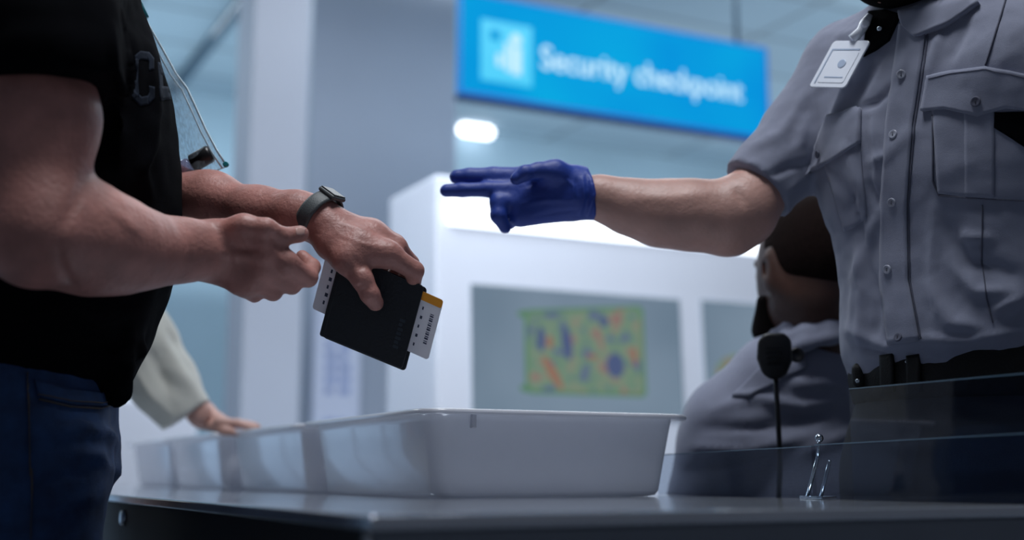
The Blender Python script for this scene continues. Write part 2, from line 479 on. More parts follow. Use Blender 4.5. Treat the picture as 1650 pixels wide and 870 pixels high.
def patch(name, tree, top, bot, m, parent, nx=14, ny=10, lift=.0015, th=.0015, uvz=None):
    """cloth piece lying on a surface, between two px polylines; it has its own thickness"""
    def at(pl, t):
        s_ = t * (len(pl) - 1); i = min(int(s_), len(pl) - 2); u = s_ - i
        return (pl[i][0] * (1 - u) + pl[i+1][0] * u, pl[i][1] * (1 - u) + pl[i+1][1] * u)
    g = {}; d_last = None
    for j in range(ny + 1):
        for i in range(nx + 1):
            a, b = at(top, i / nx), at(bot, i / nx); t = j / ny
            h_, n_ = hit(tree, a[0] * (1 - t) + b[0] * t, a[1] * (1 - t) + b[1] * t)
            if h_ is None: continue
            if n_.dot(V(C0) - h_) < 0: n_ = -n_
            g[i, j] = (h_ + n_ * lift, n_)
    v, f, ix = [], [], {}
    for key, (p_, n_) in g.items():
        ix[key] = len(v); v.append(p_ + n_ * th); v.append(p_ - n_ * lift * 1.5)
    for j in range(ny):
        for i in range(nx):
            ks = [(i, j), (i + 1, j), (i + 1, j + 1), (i, j + 1)]
            if all(k in ix for k in ks):
                ds = [pix(g[k][0])[2] for k in ks]
                if max(ds) - min(ds) > .06: continue
                f.append(tuple(ix[k] for k in ks)[::-1]); f.append(tuple(ix[k] + 1 for k in ks))
    # side walls
    from collections import Counter
    ed = Counter()
    for q in f[::2]:
        for a, b in zip(q, q[1:] + q[:1]): ed[(a, b)] += 1
    for (a, b) in list(ed):
        if (b, a) not in ed: f.append((b, a, a + 1, b + 1))
    if not f: return None
    par = list(range(len(v)))                                      # keep the largest connected piece
    def root(a):
        while par[a] != a: par[a] = par[par[a]]; a = par[a]
        return a
    for q in f:
        for a in q[1:]: par[root(a)] = root(q[0])
    cnt = Counter(root(q[0]) for q in f); big = cnt.most_common(1)[0][0]
    f = [q for q in f if root(q[0]) == big]
    used = sorted({a for q in f for a in q}); mp_ = {a: i for i, a in enumerate(used)}
    return raw(name, [v[a] for a in used], [tuple(mp_[a] for a in q) for q in f], m, parent, smooth=True)
def ribbon(name, tree, pts, w, m, parent, n=40, lift=.0012, th=.001):
    """narrow strip (seam, stitching) on a surface along a px polyline"""
    top, bot = [], []
    for i, p_ in enumerate(pts):
        a = pts[max(i - 1, 0)]; b = pts[min(i + 1, len(pts) - 1)]
        dx, dy = b[0] - a[0], b[1] - a[1]; L = math.hypot(dx, dy)
        nx_, ny_ = -dy / L * w / 2, dx / L * w / 2
        top.append((p_[0] - nx_, p_[1] - ny_)); bot.append((p_[0] + nx_, p_[1] + ny_))
    return patch(name, tree, top, bot, m, parent, n, 1, lift, th)
def disc(name, c, n, r, th, m, parent, seg=20, dish=0):
    n = unit(n); u = unit(np.cross(n, [.2, .1, .97])); w = np.cross(n, u)
    prof = [(0, th * (1 - dish)), (r * .55, th * (1 - dish)), (r * .8, th), (r * .95, th * .8), (r, th * .3), (r, -th * .5)]
    v, f = [], []
    for rr, hh in prof:
        for k in range(seg):
            a = 2 * math.pi * k / seg
            v.append(np.asarray(c) + n * hh + max(rr, 1e-5) * (math.cos(a) * u + math.sin(a) * w))
    for i in range(len(prof) - 1):
        for k in range(seg):
            f.append((i*seg+k, (i+1)*seg+k, (i+1)*seg+(k+1)%seg, i*seg+(k+1)%seg))
    return raw(name, v, f, m, parent)

# ------------------------------------------------------------------ people helpers
def frame(facing_img):
    """facing given in the camera's horizontal frame (right, away)"""
    f = unit(RT * facing_img[0] + hd * facing_img[1]); f = unit([f[0], f[1], 0])
    return f, unit(np.cross(f, Zg))                                # facing, his right-hand side
def head_field(F, c, fac, rt, s=1.0, tilt=0.0):
    up = unit(Zg + fac * -tilt); fo = unit(np.cross(up, rt)); fo = fo if fo @ fac > 0 else -fo
    A = [rt, fo, up]
    def q(x, y, z): return c + s * (rt * x + fo * y + up * z)
    F.ell(q(0, -.012, .035), A, np.array([.076, .096, .088]) * s, .02)
    F.ell(q(0, .03, -.02), A, np.array([.064, .066, .085]) * s, .03)
    F.ell(q(0, .055, -.078), A, np.array([.038, .034, .028]) * s, .03)
    F.cap(q(.05, .0, -.055), q(.02, .06, -.085), .018 * s, .018 * s, .025)
    F.cap(q(-.05, .0, -.055), q(-.02, .06, -.085), .018 * s, .018 * s, .025)
    F.ell(q(.032, .098, .008), A, np.array([.018, .014, .012]) * s, .012, sub=True)
    F.ell(q(-.032, .098, .008), A, np.array([.018, .014, .012]) * s, .012, sub=True)
    F.ell(q(.031, .082, .006), A, np.array([.013, .012, .010]) * s, .004)
    F.ell(q(-.031, .082, .006), A, np.array([.013, .012, .010]) * s, .004)
    F.cap(q(.045, .082, .026), q(.012, .09, .024), .006 * s, .006 * s, .01)
    F.cap(q(-.045, .082, .026), q(-.012, .09, .024), .006 * s, .006 * s, .01)
    F.cap(q(0, .092, .012), q(0, .116, -.026), .006 * s, .011 * s, .01)
    F.ell(q(.012, .104, -.03), A, np.array([.009, .01, .008]) * s, .006)
    F.ell(q(-.012, .104, -.03), A, np.array([.009, .01, .008]) * s, .006)
    F.cap(q(.02, .086, -.05), q(-.02, .086, -.05), .007 * s, .007 * s, .006)
    F.cap(q(.018, .085, -.061), q(-.018, .085, -.061), .008 * s, .008 * s, .006)
    for sg in (1, -1):                                              # ears
        F.ell(q(sg * .08, -.012, .0), [unit(rt + fo * -.3 * sg), fo, up], np.array([.009, .019, .033]) * s, .006)
        F.ell(q(sg * .088, -.006, .002), A, np.array([.006, .010, .019]) * s, .004, sub=True)
    return q, A
def eyes(q, fo, parent, s=1.0):
    for sg in (1, -1):
        c = q(sg * .031, .0845, .006)
        bm = bmesh.new(); bmesh.ops.create_uvsphere(bm, u_segments=16, v_segments=10, radius=.0122 * s, matrix=Matrix.Translation(V(c)))
        e = from_bm('eye', bm, M['eye_white'], parent, True)
        disc('iris', c + unit(fo) * .0117 * s, fo, .0052 * s, .0008, M['iris'], e, 16)
def fingers_down(F, wrist, dirv, palm_n, side, s=1.0):
    """relaxed hanging hand below a wrist; five separate fingers"""
    d = unit(dirv); sd = unit(side)
    F.cap(wrist, wrist + d * .075 * s, .022 * s, .034 * s, .02, (palm_n, 1.9))
    for i, (o, L) in enumerate(((-.03, .075), (-.010, .084), (.010, .08), (.029, .062))):
        b = wrist + d * .08 * s + sd * o * s
        k1 = b + (d * .9 + unit(palm_n) * .2) * L * .5 * s
        k2 = k1 + (d * .75 + unit(palm_n) * .6) * L * .5 * s
        F.cap(b - d * .02, k1, .0095 * s, .0085 * s, .004); F.cap(k1, k2, .0085 * s, .007 * s, .004)
    b = wrist + d * .025 * s - sd * .03 * s
    F.cap(b, b + (d * .6 - sd * .35) * .05 * s, .013 * s, .011 * s, .01)
    b = b + (d * .6 - sd * .35) * .05 * s
    F.cap(b, b + (d * .9 + unit(palm_n) * .2) * .03 * s, .0105 * s, .008 * s, .005)
def shoe(name, ankle, fac, rt, m, parent):
    F = Field(); a = np.array([ankle[0], ankle[1], 0.0])
    F.cap(a + fac * -.05 + Zg * .045, a + fac * .15 + Zg * .032, .042, .036, .03)
    F.cap(a + Zg * .05, a + Zg * .1, .043, .045, .02)
    F.ell(a + fac * .17 + Zg * .03, [rt, fac, Zg], [.046, .05, .028], .02)
    v, f = F.mesh(.008)
    v[:, 2] = np.maximum(v[:, 2], 0.0)
    return sdf_obj(name, [(v, f)], m, parent)

# ================================================================== PLACE
# table and trays first: their heights fix the rest
TRAY_C = P(683, 657, 1.60)                       # front left rim corner of the nearest tray
TZ = P(705, 804, 1.61)[2]                        # table top height
TC = Pz(598, .955, TZ)                           # front left corner of the table top
TW, TL = .77, 3.0

# ---- floor, ceiling, walls
CZ = CAMZ + 2.75
bm = bmesh.new(); box(bm, (-6, -2.5, -.1), (14, 13.5, 0)); o = from_bm('floor', bm, M['floor']); tag(o, kind='structure')
bm = bmesh.new(); box(bm, (-6, -2.5, CZ), (14, 13.5, CZ + .1)); o = from_bm('ceiling', bm, M['ceiling']); tag(o, kind='structure')
BW = P(300, 172, 9.0)[1]
bm = bmesh.new(); box(bm, (-6, BW, 0), (14, BW + .2, CZ)); o = from_bm('wall_back', bm, M['wall']); tag(o, kind='structure')
# grey wall slab behind the travellers and pillar
def column(name, pxl, pxr, d, depth, m):
    a = P(pxl, 300, d); b = on_plane(pxr, 300, a, Yg)
    bm = bmesh.new(); box(bm, (a[0], a[1], 0), (b[0], a[1] + depth, CZ))
    o = from_bm(name, bm, m); bevel(o, .01); return o
o = column('wall_partition', 497, 735, 6.45, .25, M['slab']); tag(o, kind='structure')
o = column('pillar', 400, 493, 5.6, .3, M['pillar'])
tag(o, 'pale lavender square pillar running floor to ceiling left of the grey wall', 'pillar')
# ceiling rail
a = on_plane(395, 0, (0, 0, CZ - .03), Zg)
bm = bmesh.new(); box(bm, (a[0] - .03, 2.0, CZ - .05), (a[0] + .03, BW - .02, CZ)); o = from_bm('trim_ceiling_rail', bm, M['rail']); tag(o, kind='structure')

# ---- poster on the grey wall
pw = P(500, 600, 6.0)
q = [on_plane(x, y, (0, pw[1], 0), Yg) for x, y in ((502, 742), (578, 742), (576, 428), (500, 423))]
post = empty('notice_board', 'white notice board with faint blue printed blocks, standing before the grey wall', 'notice board')
zb, zt = 0.0, (q[2][2] + q[3][2]) / 2
bm = bmesh.new(); box(bm, (q[0][0], pw[1], .12), (q[1][0], pw[1] + .03, zt)); bevel(from_bm('board', bm, M['poster'], post), .004)
for gx in range(2):
    for gy in range(9):
        w = q[1][0] - q[0][0]
        x0 = q[0][0] + w * (.24 + .30 * gx); z0 = zt - .42 - gy * .055 - (.1 if gy > 4 else 0)
        bm = bmesh.new(); box(bm, (x0, pw[1] - .002, z0), (x0 + w * (.24 if (gy * 3 + gx) % 4 else .17), pw[1] + .002, z0 + .035))
        from_bm('printed_block', bm, M['poster_ink'], post)
bm = bmesh.new(); box(bm, (q[0][0] - .03, pw[1] - .12, 0), (q[1][0] + .03, pw[1] + .15, .12)); bevel(from_bm('foot', bm, M['slab'], post), .01)

# ---- ceiling lamps
def ceil_lamp(c, half, r, label):
    e = empty('ceiling_lamp', label, 'lamp')
    n = 8; pts, rs = [], []
    for k in range(n + 1):
        an = math.pi / 2 * k / n; pts.append(c - Xg * (half - r + r * math.cos(an))); rs.append(max(r * math.sin(an), .002))
    for k in range(n, -1, -1):
        an = math.pi / 2 * k / n; pts.append(c + Xg * (half - r + r * math.cos(an))); rs.append(max(r * math.sin(an), .002))
    tube('diffuser', pts, rs, M['lamp'], e, 24)
    return e
lp = P(767, 211, 9.9)
ceil_lamp(np.array([lp[0], lp[1], lp[2]]), .15, .045, 'small bright rounded ceiling lamp glowing just below the blue sign')

# ---- tall glowing panel, unseen, added in the back wall for the tray sides to mirror
bm = bmesh.new(); box(bm, (-3.6, BW - .03, .05), (-.9, BW - .01, 2.7)); o = from_bm('added_glow_panel', bm, M['added_panel_glow']); tag(o, kind='structure')
for k in range(5):
    xx = -3.6 + 2.7 * k / 4
    bm = bmesh.new(); box(bm, (xx - .03, BW - .06, .05), (xx + .03, BW - .031, 2.7)); from_bm('added_glow_panel_frame', bm, M['white_panel'], o)
for zz in (.05, 2.7):
    bm = bmesh.new(); box(bm, (-3.63, BW - .06, zz - .03), (-.87, BW - .031, zz + .03)); from_bm('added_glow_panel_frame', bm, M['white_panel'], o)
# ---- blue sign
sd = 5.6
sA = P(738, 155, sd)
sBL = sA; sBR = on_plane(1240, 226, sA, Yg); sTR = on_plane(1240, 88, sA, Yg); sTL = on_plane(737, -28, sA, Yg)
z0, z1, x0, x1, y0 = sBL[2], (sTL[2] + sTR[2]) / 2, sBL[0], sBR[0], sA[1]
sign = empty('hanging_sign', 'large backlit blue sign with white lettering hanging from the ceiling', 'sign')
bm = bmesh.new(); box(bm, (x0, y0, z0 + .012), (x1, y0 + .035, z1)); bevel(from_bm('light_box', bm, M['sign'], sign), .015, 3)
bm = bmesh.new(); box(bm, (x0, y0 + .002, z0 - .012), (x1, y0 + .035, z0 + .012)); from_bm('bottom_rail', bm, M['sign_base'], sign)
for fx in (.12, .9):
    xx = x0 + (x1 - x0) * fx
    tube('hanging_rod', [(xx, y0 + .018, z1 - .01), (xx, y0 + .018, CZ)], .012, M['rail'], sign)
for nm, lo_, hi_ in (('frame', (x0, z1 - .012), (x1, z1)), ('frame', (x0, z0 + .013), (x1, z0 + .03)), ('frame', (x0, z0 + .03), (x0 + .014, z1 - .012)), ('frame', (x1 - .014, z0 + .03), (x1, z1 - .012))):
    bm = bmesh.new(); box(bm, (lo_[0], y0 - .006, lo_[1]), (hi_[0], y0 + .001, hi_[1])); from_bm(nm, bm, M['sign_frame'], sign)
# icon
def fl(px, py): return on_plane(px, py, (0, y0 - .003, 0), Yg)
iA, iB = fl(776, 138), fl(858, 40)
hgt = z1 - z0
ix0, ix1 = fl(775, 100)[0], fl(857, 100)[0]
iz0 = z0 + hgt * .19; iz1 = z0 + hgt * .76
bm = bmesh.new()
t_ = .022
box(bm, (ix0, y0 - .004, iz0), (ix1, y0 + .004, iz1))
ic = from_bm('icon_square', bm, M['sign_icon'], sign)
def bar(nm, u0, v0, u1, v1, m=M['sign_text']):
    bm = bmesh.new(); W, H = ix1 - ix0, iz1 - iz0
    box(bm, (ix0 + W * u0, y0 - .008, iz0 + H * v0), (ix0 + W * u1, y0 - .002, iz0 + H * v1)); return from_bm(nm, bm, m, sign)
bar('icon_bag', .18, .68, .36, .84, M['sign'])
bar('icon_bar', .30, .26, .40, .46); bar('icon_bar', .46, .2, .56, .66); bar('icon_bar', .6, .16, .78, .62)
bmn = bmesh.new(); bmesh.ops.create_uvsphere(bmn, u_segments=16, v_segments=8, radius=.03)
hdm = from_bm('icon_head', bmn, M['sign_text'], sign, True); hdm.location = (ix0 + (ix1-ix0) * .68, y0 - .004, iz0 + (iz1-iz0) * .74); hdm.scale = (1, .15, 1)
# lettering
cu = bpy.data.curves.new('lettering', 'FONT'); cu.body = 'Security checkpoint'; cu.extrude = .003; cu.size = 1; cu.offset = .006
tmp = bpy.data.objects.new('tmp', cu); COL.objects.link(tmp)
bpy.context.view_layer.update()
dg = bpy.context.evaluated_depsgraph_get()
me = bpy.data.meshes.new_from_object(tmp.evaluated_get(dg)); bpy.data.objects.remove(tmp)
co = np.array([v.co[:] for v in me.vertices]); w_ = co[:, 0].max() - co[:, 0].min()
tx0, tx1 = fl(872, 100)[0], fl(1197, 160)[0]
sc = (tx1 - tx0) / w_
tz = z0 + hgt * .385
me.transform(Matrix.Translation((tx0, y0 - .003, tz)) @ Matrix.Rotation(math.pi / 2, 4, 'X') @ Matrix.Diagonal((sc, sc * 1.12, 1, 1)) @ Matrix.Translation((-co[:, 0].min(), 0, 0)))
link('lettering', me, M['sign_text'], sign, False)

# ---- screening console with two wall screens
cB = P(716, 655, 4.0); cT = P(690, 279, 4.13)
con = empty('screening_console', 'white slanted screening console with a glowing top strip behind the glove', 'console')
nrm = unit(np.cross(Xg, cT - cB)); nrm = nrm if nrm @ (C0 - cB) > 0 else -nrm
slope = unit(cT - cB - Xg * ((cT - cB) @ Xg)); slope = slope if slope[2] > 0 else -slope
# left edge follows the picture's slanted corner
zt = cT[2]; xl = (cB[0] + cT[0]) / 2; WID = 3.2
yb = cB[1] + (0.35 - cB[2]) / slope[2] * slope[1]; yt = cB[1] + (zt - cB[2]) / slope[2] * slope[1]
dep = .42
bm = bmesh.new()
box8(bm, [(xl, yb, .35), (xl + WID, yb, .35), (xl + WID, yt + dep, .35), (xl, yt + dep, .35), (xl, yt, zt), (xl + WID, yt, zt), (xl + WID, yt + dep, zt), (xl, yt + dep, zt)])
bevel(from_bm('body', bm, M['white_panel'], con), .012, 3)
bm = bmesh.new(); box(bm, (xl, yb + .05, 0), (xl + WID, yt + dep, .345)); from_bm('plinth', bm, M['slab'], con)
FP = cB
def cf(px, py, out=.0): return on_plane(px, py, FP + nrm * out, nrm)
s1, s2 = cf(722, 318), cf(722, 362)
zz0, zz1 = s2, s1
L = Xg * (WID - .12)
a_, b_ = s1, s1 - slope * ((s1 - s2) @ slope)
# rounded glowing strip
v, f = [], []; N = 10
for e_ in (0, 1):
    for k in range(N + 1):
        an = math.pi * k / N; mid = (a_ + b_) / 2; hh = np.linalg.norm(a_ - b_) / 2
        v.append(mid + slope * hh * math.cos(an) + nrm * (.035 * math.sin(an) - .004) + L * e_)
for k in range(N): f.append((k, k + 1, N + 2 + k, N + 1 + k))
f.append((0, N, 2 * N + 1, N + 1)); f.append(tuple(range(N + 1))); f.append(tuple(range(N + 1, 2 * N + 2)))
raw('light_strip', v, f, M['strip'], con)
def screen(label, quadpx, cells):
    e = empty('screen', label, 'screen')
    qs = [cf(*p_, .004) for p_ in quadpx]
    # exact rectangle in the console face
    o_ = qs[3]; W = (qs[2] - qs[3]) @ Xg; W2 = (qs[1] - qs[0]) @ Xg; W = (W + W2) / 2
    H = ((qs[0] - qs[3]) @ slope + (qs[1] - qs[2]) @ slope) / 2
    o_ = (qs[0] + qs[3]) / 2; o_ = o_ - slope * ((o_ - qs[3]) @ slope)
    H = H
    def r(u, v_, z): return o_ + Xg * W * u + slope * H * v_ + nrm * z
    bm = bmesh.new(); box8(bm, [r(0,0,-.003), r(1,0,-.003), r(1,1,-.003), r(0,1,-.003), r(0,0,.004), r(1,0,.004), r(1,1,.004), r(0,1,.004)])
    bevel(from_bm('display_panel', bm, M['screen'], e), .003)
    def blob(nm, pts, m, z):
        bm = bmesh.new(); top = [bm.verts.new(V(r(u, v_, z))) for u, v_ in pts]; bot = [bm.verts.new(V(r(u, v_, .002))) for u, v_ in pts]
        bm.faces.new(top); n = len(pts)
        for k in range(n): bm.faces.new((top[k], bot[k], bot[(k+1) % n], top[(k+1) % n]))
        return from_bm(nm, bm, m, e)
    for nm, pts, m, z in cells: blob(nm, pts, m, z)
    return e
def rounded(u0, v0, u1, v1, ru=.03, rv=.04, skew=(0, 0, 0, 0)):
    pts = []
    for cx, cy, a0, sk in ((u1-ru, v1-rv, 0, skew[0]), (u0+ru, v1-rv, 90, skew[1]), (u0+ru, v0+rv, 180, skew[2]), (u1-ru, v0+rv, 270, skew[3])):
        for k in range(6):
            a = math.radians(a0 + 18 * k); pts.append((cx + ru * math.cos(a), cy + rv * math.sin(a) + sk))
    return pts
def oval(cu, cv, ru, rv, n=14, rot=0):
    return [(cu + ru*math.cos(2*math.pi*k/n)*math.cos(rot) - rv*math.sin(2*math.pi*k/n)*math.sin(rot)*.6,
             cv + ru*math.cos(2*math.pi*k/n)*math.sin(rot)*1.6 + rv*math.sin(2*math.pi*k/n)*math.cos(rot)) for k in range(n)]
cells = [('bag_outline', rounded(.235, .17, .81, .87, skew=(.05, -.04, 0, .0)), M['xray_edge'], .0045),
         ('bag_picture', rounded(.25, .195, .795, .845, skew=(.05, -.04, 0, .0)), M['xray'], .005),
         ('bag_handle', oval(.24, .79, .035, .03), M['xray_edge'], .0048), ('bag_foot', oval(.24, .21, .03, .03), M['xray_edge'], .0048),
         ('dark_item', oval(.43, .58, .025, .14, rot=.1), M['xray_blue'], .0055), ('dark_item', oval(.66, .42, .045, .1), M['xray_blue'], .0055),
         ('dark_item', oval(.61, .77, .022, .045), M['xray_blue'], .0055), ('dark_item', oval(.31, .6, .02, .1), M['xray_blue'], .0055),
         ('red_item', oval(.36, .34, .022, .15, rot=.5), M['xray_red'], .0055), ('red_item', oval(.35, .58, .016, .05), M['xray_red'], .0055),
         ('red_item', oval(.755, .5, .014, .08), M['xray_red'], .0055), ('red_item', oval(.55, .48, .03, .02), M['xray_red'], .0055)]
screen('wide grey screen showing a green x-ray picture of a bag, behind the nearest white tray', [(750, 453), (1085, 481), (1112, 672), (769, 668)], cells)
cells2 = [('bag_picture', oval(.16, .36, .12, .2), M['xray'], .005), ('dark_item', oval(.22, .3, .02, .06), M['xray_blue'], .0055), ('red_item', oval(.10, .38, .02, .08), M['xray_red'], .0055)]
screen('grey x-ray screen half hidden behind the seated officer', [(1122, 484), (1452, 511), (1476, 688), (1147, 676)], cells2)

# ---- white cabinet at the far left behind the trays
wc = empty('white_cabinet', 'low white cabinet behind the trays under the knitted sleeve', 'cabinet')
a = Pz(150, 3.9, 0); b = on_plane(322, 640, a, Yg); t = on_plane(230, 640, a, Yg)
bm = bmesh.new(); box(bm, (a[0] - .3, a[1], .08), (b[0], a[1] + .35, t[2])); bevel(from_bm('body', bm, M['white_panel'], wc), .02, 3)
bm = bmesh.new(); box(bm, (a[0] - .28, a[1] + .03, 0), (b[0] - .02, a[1] + .33, .08)); from_bm('plinth', bm, M['dark_metal'], wc)

# ---- table
tb = empty('screening_table', 'long grey steel table holding the row of white trays', 'table')
x0, y0 = TC[0], TC[1]
bm = bmesh.new(); box(bm, (x0, y0, TZ - .012), (x0 + TW, y0 + TL, TZ)); bevel(from_bm('table_top', bm, M['steel'], tb), .0025, 3)
bm = bmesh.new(); box(bm, (x0 + .003, y0 + .004, TZ - .19), (x0 + TW - .003, y0 + .03, TZ - .012)); bevel(from_bm('front_apron', bm, M['fascia'], tb), .003)
bm = bmesh.new(); box(bm, (x0 + .012, y0 + .035, TZ - .19), (x0 + .03, y0 + TL - .03, TZ - .0125)); from_bm('side_apron', bm, M['dark_metal'], tb)
bm = bmesh.new(); box(bm, (x0 + TW - .03, y0 + .035, TZ - .19), (x0 + TW - .012, y0 + TL - .03, TZ - .0125)); from_bm('side_apron', bm, M['dark_metal'], tb)
tube('corner_trim', [(x0 + .004, y0 + .008, TZ - .19), (x0 + .004, y0 + .008, TZ - .012)], .004, M['fascia'], tb)
for ly in (.06, TL / 2, TL - .1):
    for lx in (.06, TW - .06):
        bm = bmesh.new(); box(bm, (x0 + lx - .025, y0 + ly - .025, .02), (x0 + lx + .025, y0 + ly + .025, TZ - .19)); bevel(from_bm('leg', bm, M['fascia'], tb), .004)
        bm = bmesh.new(); box(bm, (x0 + lx - .035, y0 + ly - .035, 0), (x0 + lx + .035, y0 + ly + .035, .02)); from_bm('foot', bm, M['dark_metal'], tb)
for ly in (1.12,):
    disc('bolt', (x0 + .012, y0 + ly, TZ - .035), (-1, 0, 0), .012, .006, M['chrome'], tb)

# ---- trays
def make_tray(x0, y0, w, l, label):
    e = empty('security_tray', label, 'tray', 'white plastic trays in a row on the table')
    h = TRAY_C[2] - TZ; tp = .020; fl_ = .015
    prof = [  # (inset from rim line, z)
        (tp + .012, .0), (tp + .003, .002), (tp - .001, .008), (.001 + tp * .5, h * .5), (.004, h - .016), (.002, h - .006),
        (-.002, h - .0045), (-fl_ + .001, h - .0075), (-fl_ - .001, h - .006), (-fl_ - .0005, h - .002), (-fl_ + .002, h), (.0, h), (.006, h - .0015), (.009, h - .006),
        (tp * .5 + .009, h * .5), (tp + .007, .012), (tp + .014, .006)]
    X0, Y0, X1, Y1 = x0 + fl_, y0 + fl_, x0 + w - fl_, y0 + l - fl_
    n = 8; v, f = [], []
    def ring(g, z):
        r = max(.035 - g * .4, .012); out = []
        for cx, cy, a0 in ((X1-g-r, Y1-g-r, 0), (X0+g+r, Y1-g-r, 90), (X0+g+r, Y0+g+r, 180), (X1-g-r, Y0+g+r, 270)):
            for k in range(n + 1):
                a = math.radians(a0 + 90 * k / n); out.append((cx + r*math.cos(a), cy + r*math.sin(a), TZ + .0005 + z))
        return out
    for g, z in prof: v += ring(g, z)
    m_ = 4 * (n + 1)
    for i in range(len(prof) - 1):
        for k in range(m_): f.append((i*m_+k, i*m_+(k+1) % m_, (i+1)*m_+(k+1) % m_, (i+1)*m_+k))
    f.append(tuple(range(m_))[::-1]); f.append(tuple((len(prof)-1)*m_+k for k in range(m_)))
    raw('tub', v, f, M['tray'], e)
    for fx in (.16,):                                           # stacking ribs under the rim
        for yy, sg in ((Y0, -1), (Y1, 1)):
            bm = bmesh.new(); xx = X0 + (X1 - X0) * fx
            box(bm, (xx - .0035, min(yy, yy - sg * .006) - (.0015 if sg < 0 else 0), TZ + h - .024), (xx + .0035, max(yy, yy - sg * .006) + (.0015 if sg > 0 else 0), TZ + h - .006))
            bevel(from_bm('stacking_rib', bm, M['tray'], e), .001)
    return e
w_ = .427; ty = TRAY_C[1]; tx = TRAY_C[0]
labs = ['nearest white plastic tray, its broad front face under the wallet', 'second white tray, right behind the nearest one',
        'third white tray in the row, below the hand in the knitted sleeve', 'farthest white tray, beside the jeans of the man in black']
for i in range(4): make_tray(tx + (0, .004, -.006, .003)[i], ty + i * .545, w_, .53, labs[i])

# ---- glass guards on the right edge of the table
gx = x0 = TC[0] + TW - .028
gy = TC[1]
g1 = empty('glass_guard', 'low glass guard along the right table edge, seen against the seated officer', 'glass guard')
def gpanel(e, ya, yb, za, zb):
    bm = bmesh.new(); box8(bm, [(gx, ya, TZ + .001), (gx + .006, ya, TZ + .001), (gx + .006, yb, TZ + .001), (gx, yb, TZ + .001), (gx, ya, za), (gx + .006, ya, za), (gx + .006, yb, zb), (gx, yb, zb)])
    from_bm('pane', bm, M['glass_guard'], e)
    bm = bmesh.new(); t_ = .0012
    box8(bm, [(gx, ya, za), (gx + .006, ya, za), (gx + .006, yb, zb), (gx, yb, zb), (gx, ya, za + t_), (gx + .006, ya, za + t_), (gx + .006, yb, zb + t_), (gx, yb, zb + t_)])
    from_bm('top_edge', bm, M['glass_edge'], e)
gpanel(g1, gy + .36, gy + .72, CAMZ + .036, CAMZ + .030)
g2 = empty('glass_guard', 'taller dark glass guard on the table in front of the standing officer', 'glass guard')
gpanel(g2, gy + .0, gy + .285, CAMZ + .106, CAMZ + .106)
g3 = empty('glass_guard', 'short inner glass lip on the table before the tall glass guard', 'glass guard')
gx -= .02
gpanel(g3, gy + .0, gy + .33, CAMZ + .042, CAMZ + .037)
gx += .02
cl = empty('glass_clamp', 'small chrome glass clamp of two leaning rods on the table edge', 'clamp')
def onx(px, py): return on_plane(px, py, (gx - .004, 0, 0), Xg)
for (xa, ya_), (xb, yb_) in (((1318, 735), (1300, 806)), ((1337, 742), (1322, 808))):
    a, b = onx(xa, ya_), onx(xb, yb_); b[2] = max(b[2], TZ)
    b[2] = TZ + .001
    tube('rod', [b, a], [.0028, .0022], M['chrome'], cl)
tp = onx(1320, 706)
tube('rod', [onx(1318, 735), tp], [.0025, .0018], M['chrome'], cl)
bm = bmesh.new(); bmesh.ops.create_uvsphere(bm, u_segments=16, v_segments=10, radius=.0055, matrix=Matrix.Translation(V(tp))); from_bm('knob', bm, M['chrome'], cl, True)
bm = bmesh.new(); c_ = onx(1312, 807); box(bm, (gx - .01, c_[1] - .022, TZ + .0005), (gx + .014, c_[1] + .022, TZ + .004)); bevel(from_bm('base_plate', bm, M['chrome'], cl), .001)

# ================================================================== MAN IN BLACK T-SHIRT
man = empty('person', 'man in a black T-shirt and jeans with bare forearms, holding a dark wallet', 'person')
mf, mr = frame((1, .12))                           # faces right; his right side is towards the camera
if mr @ hd > 0: mr = -mr
# --- both arms with hands, fine mesh
F = Field()
vd = -hd
# right arm (near)
F.chain([(36, -40, 1.40, 84), (62, 190, 1.32, 84), (52, 375, 1.285, 76)], .04)
F.chain([(70, 378, 1.29, 74), (150, 388, 1.35, 80)], .04)
F.chain([(150, 388, 1.35, 80), (205, 400, 1.385, 62), (250, 404, 1.42, 47), (300, 403, 1.455, 42), (332, 404, 1.475, 41)], .03)
# right hand: back of the hand faces the camera
d = 1.485
F.chain([(330, 384, 1.48, 21), (430, 392, d, 23)], .014); F.chain([(328, 402, 1.478, 25), (432, 415, d, 24)], .014)
F.chain([(328, 418, 1.48, 24), (420, 438, d, 24)], .014); F.chain([(330, 430, 1.485, 18), (398, 457, d, 22)], .014)
F.chain([(348, 376, 1.475, 22), (392, 366, 1.465, 19), (428, 369, 1.462, 17)], .012)        # thumb base
F.chain([(428, 369, 1.462, 16), (456, 381, 1.475, 15)], .008); F.chain([(456, 381, 1.475, 14.5), (484, 377, 1.495, 14)], .004)
F.chain([(432, 402, 1.472, 21), (462, 424, 1.478, 18.5), (496, 447, 1.50, 16)], .008)           # first finger
F.chain([(496, 447, 1.50, 15.5), (503, 430, 1.53, 13.5)], .004); F.chain([(503, 430, 1.53, 13), (487, 414, 1.545, 11.5)], .004)
F.chain([(425, 432, 1.476, 21), (470, 459, 1.502, 15.5)], .006); F.chain([(470, 459, 1.502, 15), (478, 446, 1.535, 13)], .004); F.chain([(478, 446, 1.535, 13), (455, 432, 1.55, 11)], .004)
F.chain([(408, 450, 1.48, 19), (440, 470, 1.50, 15)], .006); F.chain([(440, 470, 1.50, 14.5), (452, 456, 1.535, 12.5)], .004); F.chain([(452, 456, 1.535, 12), (432, 440, 1.55, 11)], .004)
F.chain([(385, 458, 1.483, 17), (410, 474, 1.50, 13)], .006); F.chain([(410, 474, 1.50, 12.5), (424, 464, 1.53, 11)], .004); F.chain([(424, 464, 1.53, 11), (410, 448, 1.55, 10)], .004)
